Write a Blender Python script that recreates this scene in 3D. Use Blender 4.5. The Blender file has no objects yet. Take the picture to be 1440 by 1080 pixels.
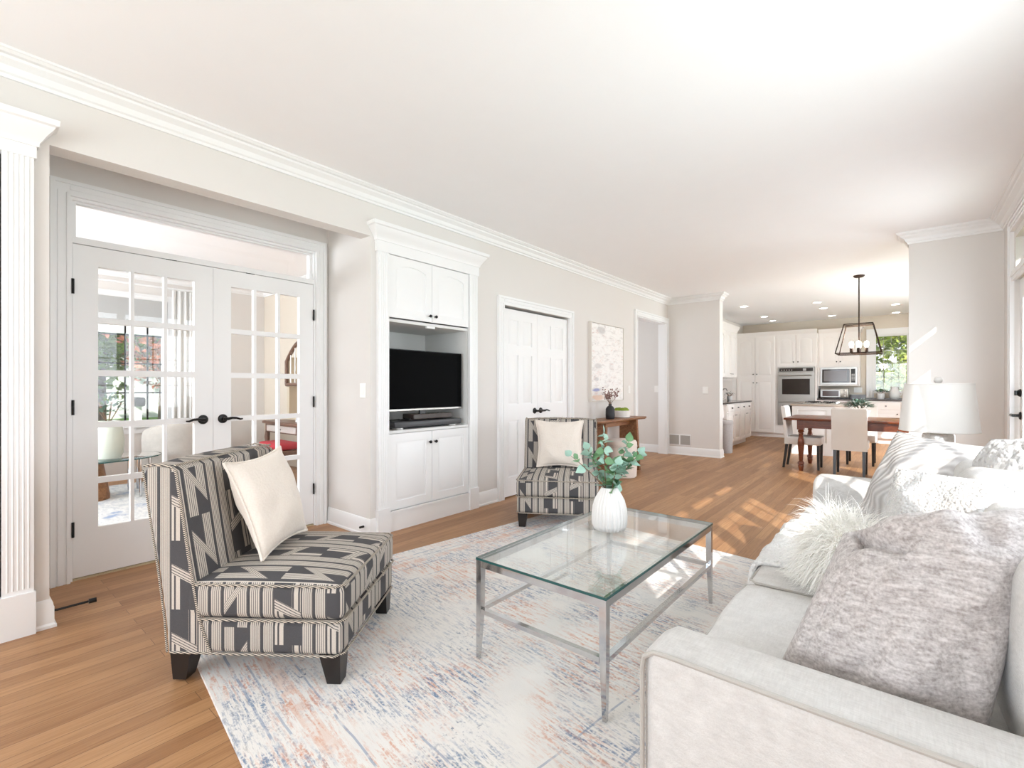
import bpy, bmesh, math, random
from mathutils import Vector, Matrix, noise
PI = math.pi
C = bpy.context.scene.collection
S = bpy.context.scene
random.seed(7)

# ------------------------------------------------------------------ camera
cam_d = bpy.data.cameras.new('camera')
cam = bpy.data.objects.new('camera', cam_d); C.objects.link(cam)
cam.location = (0, 0, 1.17)
cam.rotation_euler = (PI/2, 0, math.radians(39.6))
cam_d.sensor_width = 36; cam_d.lens = 36*668/1440; cam_d.shift_y = 4/1440
cam_d.clip_start = .05; cam_d.clip_end = 300
S.camera = cam

# ------------------------------------------------------------------ world, sun, daylight, added fill
w = bpy.data.worlds.new('sky'); S.world = w; w.use_nodes = True
nt = w.node_tree; nt.nodes.clear()
wo = nt.nodes.new('ShaderNodeOutputWorld'); bg = nt.nodes.new('ShaderNodeBackground')
tc = nt.nodes.new('ShaderNodeTexCoord'); sp = nt.nodes.new('ShaderNodeSeparateXYZ'); cr = nt.nodes.new('ShaderNodeValToRGB')
nt.links.new(tc.outputs['Generated'], sp.inputs[0]); nt.links.new(sp.outputs['Z'], cr.inputs['Fac'])
cr.color_ramp.elements[0].color = (.93, .95, 1, 1); cr.color_ramp.elements[1].color = (.62, .78, 1, 1)
nt.links.new(cr.outputs['Color'], bg.inputs['Color']); bg.inputs['Strength'].default_value = 1.0
nt.links.new(bg.outputs[0], wo.inputs[0])

SUN = Vector((-1, 1.25, -.95)).normalized()
sd = bpy.data.lights.new('sun', 'SUN'); sd.energy = 3.9; sd.angle = math.radians(.55); sd.color = (1, .965, .91)
so = bpy.data.objects.new('sun', sd); C.objects.link(so); so.rotation_euler = SUN.to_track_quat('-Z', 'Y').to_euler()
so.location = (6, -6, 8)

def area(name, loc, direction, sx, sy, watts, col=(1, 1, 1)):
    d = bpy.data.lights.new(name, 'AREA'); d.shape = 'RECTANGLE'; d.size = sx; d.size_y = sy; d.energy = watts; d.color = col
    o = bpy.data.objects.new(name, d); C.objects.link(o); o.location = loc
    o.rotation_euler = Vector(direction).to_track_quat('-Z', 'Z').to_euler()
    return o
# daylight at the right wall's openings, then four added fill lamps
COOL = (.845, .922, 1)
area('daylight_window_right', (.86, 2.0, 1.08), (-1, 0, .12), 2.3, 1.35, 62, COOL)
area('daylight_patio_door', (.86, 5.1, 1.15), (-1, 0, .1), 1.0, 1.7, 50, COOL)
area('added_fill_back', (-1.3, -3.1, 1.5), (0, 1, .5), 3.2, 1.8, 96, COOL)  # added fill from behind the camera, no known source there
area('added_fill_kitchen', (1.75, 9.2, 1.35), (-1, 0, .0), 3.4, 1.7, 215, COOL)  # added lamp at an invented side opening, brightens the kitchen
area('added_fill_front_room', (-6.0, -2.44, 1.5), (0, 1, .1), 3.0, 1.8, 215, COOL)  # added fill lamp inside the front room; the wall behind it is solid
area('added_fill_hall', (-4.9, 6.7, 1.4), (1, 0, .1), 1.6, 1.6, 16, COOL)  # added lamp out of view, brightens the hall seen through the doorway

S.view_settings.view_transform = 'Standard'; S.view_settings.look = 'None'
S.view_settings.exposure = 0.66; S.view_settings.gamma = 1; S.view_settings.use_curve_mapping = False
try:
    S.cycles.use_denoising = True
    S.cycles.max_bounces = 12; S.cycles.diffuse_bounces = 8; S.cycles.glossy_bounces = 5
    S.cycles.transmission_bounces = 8; S.cycles.transparent_max_bounces = 16
    S.cycles.sample_clamp_indirect = 6; S.cycles.caustics_reflective = False; S.cycles.caustics_refractive = False
except Exception:
    pass

# ------------------------------------------------------------------ materials
class N:
    """small node-graph helper"""
    def __init__(s, name):
        s.m = bpy.data.materials.new(name); s.m.use_nodes = True
        s.t = s.m.node_tree; s.b = s.t.nodes['Principled BSDF']; s.out = s.t.nodes['Material Output']
    def n(s, typ, **kw):
        x = s.t.nodes.new('ShaderNode'+typ)
        for k, v in kw.items(): setattr(x, k, v)
        return x
    def l(s, a, b): s.t.links.new(a, b)
    def val(s, x, i, v):
        if hasattr(v, 'is_output'): s.l(v, x.inputs[i])
        else: x.inputs[i].default_value = v
    def math(s, op, a, b=0., c=0.):
        x = s.n('Math', operation=op); s.val(x, 0, a); s.val(x, 1, b)
        if op in ('MULTIPLY_ADD', 'COMPARE', 'SMOOTH_MIN'): s.val(x, 2, c)
        return x.outputs[0]
    def mix(s, f, a, b, blend='MIX'):
        x = s.n('Mix', data_type='RGBA', blend_type=blend)
        s.val(x, 0, f); s.val(x, 6, a); s.val(x, 7, b); return x.outputs[2]
    def coord(s, kind='Object', scale=(1, 1, 1), rot=(0, 0, 0), loc=(0, 0, 0)):
        t = s.n('TexCoord'); m = s.n('Mapping'); s.l(t.outputs[kind], m.inputs[0])
        m.inputs['Scale'].default_value = scale; m.inputs['Rotation'].default_value = rot; m.inputs['Location'].default_value = loc
        return m.outputs[0]
    def noise(s, vec, scale, detail=3, rough=.5, dist=0.):
        x = s.n('TexNoise'); s.l(vec, x.inputs['Vector']); x.inputs['Scale'].default_value = scale
        x.inputs['Detail'].default_value = detail; x.inputs['Roughness'].default_value = rough; x.inputs['Distortion'].default_value = dist
        return x.outputs['Fac']
    def ramp(s, f, stops):
        x = s.n('ValToRGB'); s.l(f, x.inputs[0]); e = x.color_ramp.elements
        while len(e) < len(stops): e.new(.5)
        for q, (p, c) in zip(e, stops): q.position = p; q.color = c if len(c) == 4 else (*c, 1)
        return x.outputs[0]
    def bump(s, h, strength=.2, dist=.01):
        x = s.n('Bump'); s.l(h, x.inputs['Height']); x.inputs['Strength'].default_value = strength; x.inputs['Distance'].default_value = dist
        s.l(x.outputs[0], s.b.inputs['Normal'])
    def base(s, c): s.val(s.b, 'Base Color', c if hasattr(c, 'is_output') else ((*c, 1) if len(c) == 3 else c))
    def set(s, **kw):
        for k, v in kw.items(): s.b.inputs[k.replace('_', ' ')].default_value = v
        return s

def rgb(r, g, b):
    f = lambda v: ((v/255+.055)/1.055)**2.4 if v > 10 else v/255/12.92
    return (f(r), f(g), f(b))

def plain(name, col, rough=.5, metal=0., var=.04, scale=6., bump=0., bscale=200., **kw):
    q = N(name); v = q.coord()
    f = q.noise(v, scale)
    a = tuple(max(0, c*(1-var)) for c in col); b = tuple(min(1, c*(1+var)) for c in col)
    q.base(q.mix(f, (*a, 1), (*b, 1)))
    q.set(Roughness=rough, Metallic=metal, **kw)
    if bump: q.bump(q.noise(v, bscale, 2), bump, .004)
    return q.m

def fabric(name, col, col2, scale=260., mottled=30., mix=.5, bump=.35, rough=.95, stretch=(1, 1, 1)):
    q = N(name); v = q.coord(scale=stretch)
    w1 = q.noise(q.coord(scale=(1, .12, 1)), scale, 2); w2 = q.noise(q.coord(scale=(.12, 1, .4)), scale, 2)
    wv = q.math('MULTIPLY_ADD', w1, .5, q.math('MULTIPLY', w2, .5))
    mo = q.noise(v, mottled, 4, .6)
    f = q.math('ADD', q.math('MULTIPLY', q.math('SUBTRACT', wv, .5), 2.4*mix), q.math('ADD', q.math('MULTIPLY', q.math('SUBTRACT', mo, .5), 1.6*mix), .5))
    cl = q.n('Clamp'); q.l(f, cl.inputs[0])
    q.base(q.mix(cl.outputs[0], (*col, 1), (*col2, 1)))
    q.set(Roughness=rough); q.b.inputs['Sheen Weight'].default_value = .15
    q.bump(wv, bump, .003)
    return q.m

def boucle(name, col, col2, scale=70., bump=.9, dist=.012):
    q = N(name); v = q.coord()
    x = q.n('TexVoronoi'); q.l(v, x.inputs['Vector']); x.inputs['Scale'].default_value = scale
    n2 = q.noise(v, scale*1.7, 3)
    h = q.math('ADD', q.math('MULTIPLY', q.math('SUBTRACT', 1., x.outputs['Distance']), .7), q.math('MULTIPLY', n2, .5))
    q.base(q.mix(n2, (*col, 1), (*col2, 1))); q.set(Roughness=.97); q.b.inputs['Sheen Weight'].default_value = .3
    q.bump(h, bump, dist); return q.m

def glass_thin(name, tint=(1, 1, 1), refl=1.0, blend=.06):
    """window glass: lets light straight through, mirrors by angle"""
    q = N(name); t = q.n('BsdfTransparent'); t.inputs[0].default_value = (*tint, 1)
    g = q.n('BsdfGlossy'); g.inputs['Roughness'].default_value = .0; g.inputs[0].default_value = (1, 1, 1, 1)
    lw = q.n('LayerWeight'); lw.inputs['Blend'].default_value = .5
    f = q.math('MULTIPLY', q.math('MULTIPLY_ADD', q.math('POWER', lw.outputs['Facing'], 5.), .96, .04), refl)
    cl = q.n('Clamp'); q.l(f, cl.inputs[0]); f = cl.outputs[0]
    mx = q.n('MixShader'); q.l(f, mx.inputs[0]); q.l(t.outputs[0], mx.inputs[1]); q.l(g.outputs[0], mx.inputs[2])
    q.l(mx.outputs[0], q.out.inputs[0]); return q.m

def emit(name, col, s):
    q = N(name); q.base(col); q.b.inputs['Emission Color'].default_value = (*col, 1); q.b.inputs['Emission Strength'].default_value = s; return q.m

def oak_floor(name, a, b, gap, along='Y', plank=.075):
    q = N(name)
    rot = (0, 0, PI/2) if along == 'Y' else (0, 0, 0)
    v = q.coord(rot=rot)
    br = q.n('TexBrick'); q.l(v, br.inputs['Vector'])
    br.offset = .37; br.offset_frequency = 2; br.squash = 1
    br.inputs['Color1'].default_value = (0, 0, 0, 1); br.inputs['Color2'].default_value = (1, 1, 1, 1); br.inputs['Mortar'].default_value = (.5, .5, .5, 1)
    br.inputs['Scale'].default_value = 1; br.inputs['Mortar Size'].default_value = .0011; br.inputs['Mortar Smooth'].default_value = .2
    br.inputs['Brick Width'].default_value = 1.7; br.inputs['Row Height'].default_value = plank
    gv = q.coord(scale=(24, 1.3, 1) if along == 'Y' else (1.3, 24, 1))
    # shift the grain from plank to plank
    off = q.n('VectorMath', operation='ADD'); q.l(gv, off.inputs[0])
    sc = q.n('VectorMath', operation='SCALE'); q.l(br.outputs['Color'], sc.inputs[0]); sc.inputs['Scale'].default_value = 17.
    q.l(sc.outputs[0], off.inputs[1])
    g = q.noise(off.outputs[0], 2.2, 5, .62, 1.2)
    fine = q.noise(q.coord(scale=(150, 4, 1) if along == 'Y' else (4, 150, 1)), 3., 3, .6)
    tone = q.mix(br.outputs['Color'], (*a, 1), (*b, 1))
    dark = q.mix(1., tone, (.60, .50, .40, 1), 'MULTIPLY')
    c = q.mix(q.math('MULTIPLY', q.ramp(g, [(.42, (0, 0, 0)), (.72, (1, 1, 1))]), .75), tone, dark)
    c = q.mix(q.math('MULTIPLY', q.ramp(fine, [(.5, (0, 0, 0)), (.75, (1, 1, 1))]), .35), c, dark)
    c = q.mix(br.outputs['Fac'], c, (*gap, 1))
    q.base(c); q.set(Roughness=.46)
    q.b.inputs['Coat Weight'].default_value = .05; q.b.inputs['Coat Roughness'].default_value = .2
    q.bump(q.math('SUBTRACT', 1., br.outputs['Fac']), .25, .002)
    return q.m

def wood(name, a, b, rough=.4, scale=(1, 14, 14), sc=3.):
    q = N(name); g = q.noise(q.coord(scale=scale), sc, 5, .6, 1.5)
    q.base(q.ramp(g, [(.3, a), (.7, b)])); q.set(Roughness=rough); return q.m

def zigzag_fabric(name, dark, light, light2):
    """charcoal cloth with bundles of fine cream lines that step sideways in zigzags; runs on UV metres"""
    q = N(name); t = q.n('TexCoord'); s_ = q.n('SeparateXYZ'); q.l(t.outputs['UV'], s_.inputs[0])
    u, v = s_.outputs['X'], s_.outputs['Y']
    P = .104; Q = .27
    cu = q.math('DIVIDE', u, P); cell = q.math('FLOOR', cu); loc = q.math('SUBTRACT', q.math('FRACT', cu), .5)
    ph = q.math('FRACT', q.math('MULTIPLY', cell, .381)); sg = q.math('SUBTRACT', q.math('MULTIPLY', q.math('MODULO', q.math('ABSOLUTE', cell), 2.), 2.), 1.)
    loc = q.math('MULTIPLY', loc, q.math('SUBTRACT', q.math('MULTIPLY', q.math('FLOOR', q.math('MODULO', q.math('ABSOLUTE', cell), 4.)), .6667), 1.))
    pln = q.math('SUBTRACT', 1., q.math('MODULO', q.math('ABSOLUTE', cell), 2.))            # every other pair of bundles runs straight
    loc0 = q.math('SUBTRACT', q.math('FRACT', cu), .5); loc = q.math('ADD', q.math('MULTIPLY', loc0, pln), q.math('MULTIPLY', loc, q.math('SUBTRACT', 1., pln)))
    tv = q.math('FRACT', q.math('ADD', q.math('DIVIDE', v, Q), ph))
    def strip(cc, keep):
        d = q.math('SUBTRACT', loc, cc)
        m = q.math('MULTIPLY', q.math('LESS_THAN', q.math('ABSOLUTE', d), .195), keep)
        l_ = q.math('GREATER_THAN', q.math('FRACT', q.math('ADD', q.math('MULTIPLY', d, 13.), 50.5)), .30)
        return m, l_
    dd = q.math('ADD', q.math('SUBTRACT', tv, .5), q.math('MULTIPLY', loc, .55))               # diagonal stroke
    mD = q.math('MULTIPLY', q.math('MULTIPLY', q.math('LESS_THAN', q.math('ABSOLUTE', dd), .075), q.math('SUBTRACT', 1., pln)), q.math('LESS_THAN', q.math('ABSOLUTE', loc), .43)); lD = q.math('GREATER_THAN', q.math('FRACT', q.math('ADD', q.math('MULTIPLY', dd, 25.), 50.5)), .30)
    mL, lL = strip(-.25, q.math('MAXIMUM', pln, q.math('LESS_THAN', dd, .075))); mR, lR = strip(.25, q.math('MAXIMUM', pln, q.math('GREATER_THAN', dd, -.075)))
    fV = q.math('MAXIMUM', q.math('MULTIPLY', mL, lL), q.math('MULTIPLY', mR, lR))
    f = q.math('ADD', q.math('MULTIPLY', mD, lD), q.math('MULTIPLY', q.math('SUBTRACT', 1., mD), fV))
    wv = q.noise(q.coord(), 420., 2)
    lc = q.mix(wv, (*light, 1), (*light2, 1)); dc = q.mix(wv, tuple(c*.75 for c in dark)+(1,), tuple(c*1.3 for c in dark)+(1,))
    q.base(q.mix(f, dc, lc)); q.set(Roughness=.92); q.bump(wv, .25, .002); return q.m

def rug_mat(name, hw, hl):
    """cream rug, worn blue-grey, rust and grey motifs, thin border lines; Object coordinates centred on the rug"""
    q = N(name); o = q.coord()
    s_ = q.n('SeparateXYZ'); q.l(o, s_.inputs[0]); x, y = s_.outputs['X'], s_.outputs['Y']
    base = q.mix(q.noise(o, 9., 4), (*rgb(236, 232, 226), 1), (*rgb(222, 219, 216), 1))
    st = q.coord(scale=(2.6, 21, 1))                                # dashes run across the rug
    st2 = q.coord(scale=(3.8, 28, 1), loc=(3.1, 7.7, 0))
    big = q.noise(q.coord(loc=(2, 5, 0)), 2.6, 3)
    big2 = q.noise(q.coord(loc=(9, 1, 0)), 2.9, 3)
    big3 = q.noise(q.coord(loc=(4.4, 6.3, 0)), 2.2, 3)
    spk = q.noise(o, 85., 3, .7)
    def layer(c, vec, sc, lo, hi, region, rlo, rhi, col, amt):
        a = q.ramp(q.noise(vec, sc, 5, .68), [(lo, (0, 0, 0)), (hi, (1, 1, 1))])
        r = q.ramp(region, [(rlo, (0, 0, 0)), (rhi, (1, 1, 1))])
        k = q.math('MULTIPLY', q.math('MULTIPLY', a, r), q.ramp(spk, [(.38, (.1, .1, .1)), (.56, (1, 1, 1))]))
        return q.mix(q.math('MULTIPLY', k, amt), c, (*col, 1))
    c = layer(base, st, 3.2, .48, .58, big, .42, .60, rgb(208, 138, 100), .85)
    c = layer(c, st2, 2.8, .48, .57, big2, .43, .60, rgb(108, 130, 160), .95)
    c = layer(c, st, 5.0, .54, .62, big2, .36, .6, rgb(150, 148, 146), .6)
    c = layer(c, q.coord(scale=(11, 12, 1), loc=(1, 1, 4)), 4., .56, .62, big3, .54, .66, rgb(78, 96, 124), .9)
    # border bands
    ed = q.math('MINIMUM', q.math('SUBTRACT', hw, q.math('ABSOLUTE', x)), q.math('SUBTRACT', hl, q.math('ABSOLUTE', y)))
    wob = q.math('ADD', ed, q.math('MULTIPLY', q.math('SUBTRACT', q.noise(o, 5., 2), .5), .02))
    for at, wd, col, amt in ((.10, .005, rgb(112, 134, 166), .65), (.155, .004, rgb(120, 140, 168), .55), (.30, .004, rgb(112, 134, 166), .6), (.47, .004, rgb(112, 134, 166), .55), (.225, .03, rgb(216, 160, 128), .35)):
        inn = q.math('LESS_THAN', q.math('ABSOLUTE', q.math('SUBTRACT', wob, at)), wd)
        brk = q.ramp(q.noise(q.coord(loc=(at*50, 0, 0)), 8., 3, .7), [(.42, (0, 0, 0)), (.52, (1, 1, 1))])
        c = q.mix(q.math('MULTIPLY', q.math('MULTIPLY', inn, brk), amt), c, (*col, 1))
    q.base(c); q.set(Roughness=1.0); q.b.inputs['Sheen Weight'].default_value = .2
    q.bump(q.noise(o, 320., 2), .35, .003); return q.m

M = {}
M['wall'] = plain('wall_paint', rgb(224, 220, 216), .85, var=.01, bump=.03)
M['wall_cream'] = plain('wall_paint_cream', rgb(214, 204, 190), .85, var=.01)
M['ceiling'] = plain('ceiling_paint', rgb(247, 247, 248), .9, var=.01)
M['trim'] = plain('trim_paint', rgb(239, 239, 239), .42, var=.008)
M['cab'] = plain('cabinet_paint', rgb(240, 240, 240), .4, var=.008)
M['kcab'] = plain('kitchen_cabinet_paint', rgb(240, 235, 231), .4, var=.01)
M['niche'] = plain('niche_paint', rgb(226, 226, 224), .6, var=.01)
M['dark_gap'] = plain('dark_gap', (.02, .018, .016), .8)
M['floor'] = oak_floor('oak_floor', rgb(184, 140, 98), rgb(156, 112, 74), rgb(108, 76, 50))
M['saddle'] = wood('threshold_oak', rgb(200, 186, 156), rgb(184, 168, 136))
M['black'] = plain('black_metal', (.018, .017, .017), .35, metal=.6)
M['black_plastic'] = plain('black_plastic', (.015, .015, .016), .35)
M['screen'] = plain('screen_glass', (.002, .002, .0022), .5, **{'Specular IOR Level': .03})
M['dark_box'] = plain('brown_black_plastic', (.05, .035, .03), .25)
M['chrome'] = plain('chrome', (.62, .62, .63), .09, metal=1., var=.05)
M['steel'] = plain('brushed_steel', (.40, .38, .355), .3, metal=1., var=.05)
M['steel_light'] = plain('polished_steel_trim', (.46, .45, .435), .28, metal=1., var=.03)
M['black_glass'] = plain('oven_glass', (.03, .022, .018), .06, var=.2)
M['glass'] = glass_thin('window_glass')
M['glass_door'] = glass_thin('door_glass', (.98, .985, .98), .4)
M['table_glass'] = glass_thin('table_glass', (.95, .975, .97), 1.5)
M['glass_edge'] = plain('glass_edge', (.02, .085, .08), .1)
M['mirror'] = plain('mirror_glass', (.85, .85, .85), .03, metal=1., var=.01)
M['leg_dark'] = plain('espresso_wood', (.012, .009, .008), .3)
M['zig'] = zigzag_fabric('zigzag_fabric', (.068, .066, .070), rgb(216, 208, 198), rgb(178, 168, 156))
def cord(name):
    q = N(name); wv = q.n('TexWave'); q.l(q.coord(scale=(1, 1, 1), rot=(.5, .6, .5)), wv.inputs['Vector']); wv.inputs['Scale'].default_value = 60.
    q.base(q.ramp(wv.outputs['Color'], [(.45, (.02, .02, .02)), (.55, rgb(214, 202, 186))])); q.set(Roughness=.9); return q.m
M['cord'] = cord('twisted_cord')
M['sofa'] = fabric('sofa_linen', rgb(192, 189, 186), rgb(212, 210, 207), 340., 24., .85, .5)
M['sofa_pipe'] = fabric('sofa_piping', rgb(168, 163, 157), rgb(186, 182, 176), 420., 20., .4, .2)
M['taupe'] = fabric('taupe_knit', rgb(148, 140, 137), rgb(206, 200, 198), 210., 60., 1.0, .6, stretch=(.45, 1., 2.4))
M['cream_pillow'] = boucle('cream_chenille', rgb(226, 214, 202), rgb(240, 232, 222), 90., .5, .004)
M['boucle'] = boucle('white_boucle', rgb(186, 183, 180), rgb(210, 208, 206), 110., 1., .008)
M['throw'] = boucle('white_sherpa', rgb(222, 220, 217), rgb(234, 233, 231), 80., 1., .012)
M['knit'] = boucle('white_chunky_knit', rgb(184, 182, 180), rgb(214, 213, 212), 38., 1., .02)
M['fur'] = plain('white_faux_fur', rgb(246, 244, 239), .9, var=.05, scale=40.)
def ribbed(name):
    q = N(name); wv = q.n('TexWave', bands_direction='Y'); q.l(q.coord(rot=(0, 0, .25)), wv.inputs['Vector']); wv.inputs['Scale'].default_value = 16.; wv.inputs['Distortion'].default_value = 1.2
    wv.inputs['Detail'].default_value = 2.
    q.base(q.mix(wv.outputs['Fac'], (*rgb(176, 172, 170), 1), (*rgb(202, 199, 197), 1))); q.set(Roughness=.95); q.bump(wv.outputs['Fac'], .5, .008); return q.m
M['ribbed'] = ribbed('ribbed_pillow_cloth')
M['shade'] = plain('lamp_shade_linen', rgb(240, 238, 235), .9, var=.01, bump=.1, bscale=300.)
M['shade'].node_tree.nodes['Principled BSDF'].inputs['Transmission Weight'].default_value = 0
M['mercury'] = plain('mercury_glass', (.74, .72, .69), .25, metal=.45, var=.3, scale=60., bump=.3, bscale=70.)
M['white_ceramic'] = plain('white_ceramic', rgb(230, 228, 225), .4, var=.01)
M['black_ceramic'] = plain('black_ceramic', (.02, .02, .023), .55)
M['bulb'] = emit('lit_bulb', (1, .93, .82), 9.)
M['downlight'] = emit('lit_downlight', (1, .97, .92), 7.)
M['euca'] = plain('eucalyptus_leaf', rgb(160, 194, 178), .6, var=.3, scale=22.)
M['euca2'] = plain('eucalyptus_leaf_deep', rgb(108, 148, 106), .6, var=.3, scale=22.)
M['stem'] = plain('brown_stem', rgb(130, 104, 84), .7, var=.15)
M['dried'] = plain('dried_blossom', rgb(150, 118, 112), .9, var=.35, scale=60.)
M['moss'] = plain('green_moss', rgb(128, 148, 48), .95, var=.3, scale=40., bump=.8, bscale=120.)
M['walnut'] = wood('brown_wood', rgb(112, 72, 44), rgb(164, 116, 78), .4, (14, 2, 14), 2.)
M['cherry'] = wood('cherry_wood', rgb(84, 40, 20), rgb(128, 66, 34), .28, (3, 14, 14), 3.)
M['piano_brown'] = wood('dark_walnut', rgb(92, 66, 54), rgb(128, 96, 80), .35)
M['parsons'] = plain('cream_leather', rgb(235, 231, 226), .45, var=.02, bump=.08)
M['granite'] = plain('brown_granite', (.07, .055, .05), .12, var=.6, scale=90.)
M['granite_light'] = plain('pale_granite', rgb(190, 176, 162), .15, var=.2, scale=120.)
M['bin'] = fabric('grey_woven', rgb(158, 152, 150), rgb(184, 178, 176), 300., 30., .6)
M['pouf'] = fabric('cream_pouf_cloth', rgb(226, 216, 206), rgb(240, 233, 226), 300., 20., .4)
M['rail_steel'] = plain('aged_bronze', rgb(66, 52, 45), .5, metal=.7)
M['leaf_bowl'] = plain('dusty_green_leaf', rgb(96, 124, 108), .8, var=.35, scale=40.)
M['plate'] = plain('white_plastic', rgb(242, 241, 238), .35, var=.005)
M['vent'] = plain('vent_grey', rgb(176, 172, 166), .5)
M['red'] = plain('red_cushion', rgb(168, 40, 52), .8, var=.2, scale=30.)
M['grey_chair'] = fabric('grey_velvet', rgb(168, 160, 152), rgb(196, 190, 182), 300., 14., .5)
M['sheer'] = plain('white_curtain', rgb(240, 240, 238), .9, var=.01)
M['roller'] = plain('grey_roller_shade', rgb(176, 176, 174), .9, var=.02)
def leaves(name, cols):
    q = N(name); f = q.noise(q.coord(), 5., 4, .7); n = len(cols)
    q.base(q.ramp(f, [(.25+.5*i/(n-1), c) for i, c in enumerate(cols)])); q.set(Roughness=.6)
    q.b.inputs['Subsurface Weight'].default_value = 0.
    return q.m
M['leaf_green'] = leaves('green_leaves', [rgb(60, 92, 30), rgb(104, 140, 44), rgb(180, 200, 90)])
M['leaf_yellow'] = leaves('yellow_green_leaves', [rgb(74, 84, 34), rgb(150, 168, 62), rgb(214, 204, 120)])
M['leaf_red'] = leaves('red_leaves', [rgb(96, 62, 40), rgb(160, 92, 66), rgb(206, 148, 112)])
M['lawn'] = plain('lawn_grass', rgb(104, 146, 58), .95, var=.3, scale=8.)
M['asphalt'] = plain('grey_asphalt', rgb(112, 115, 121), .9, var=.1)
M['bark'] = plain('bark', rgb(92, 78, 64), .9, var=.2)
M['siding'] = plain('white_siding', rgb(238, 238, 238), .7, var=.02)

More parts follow.
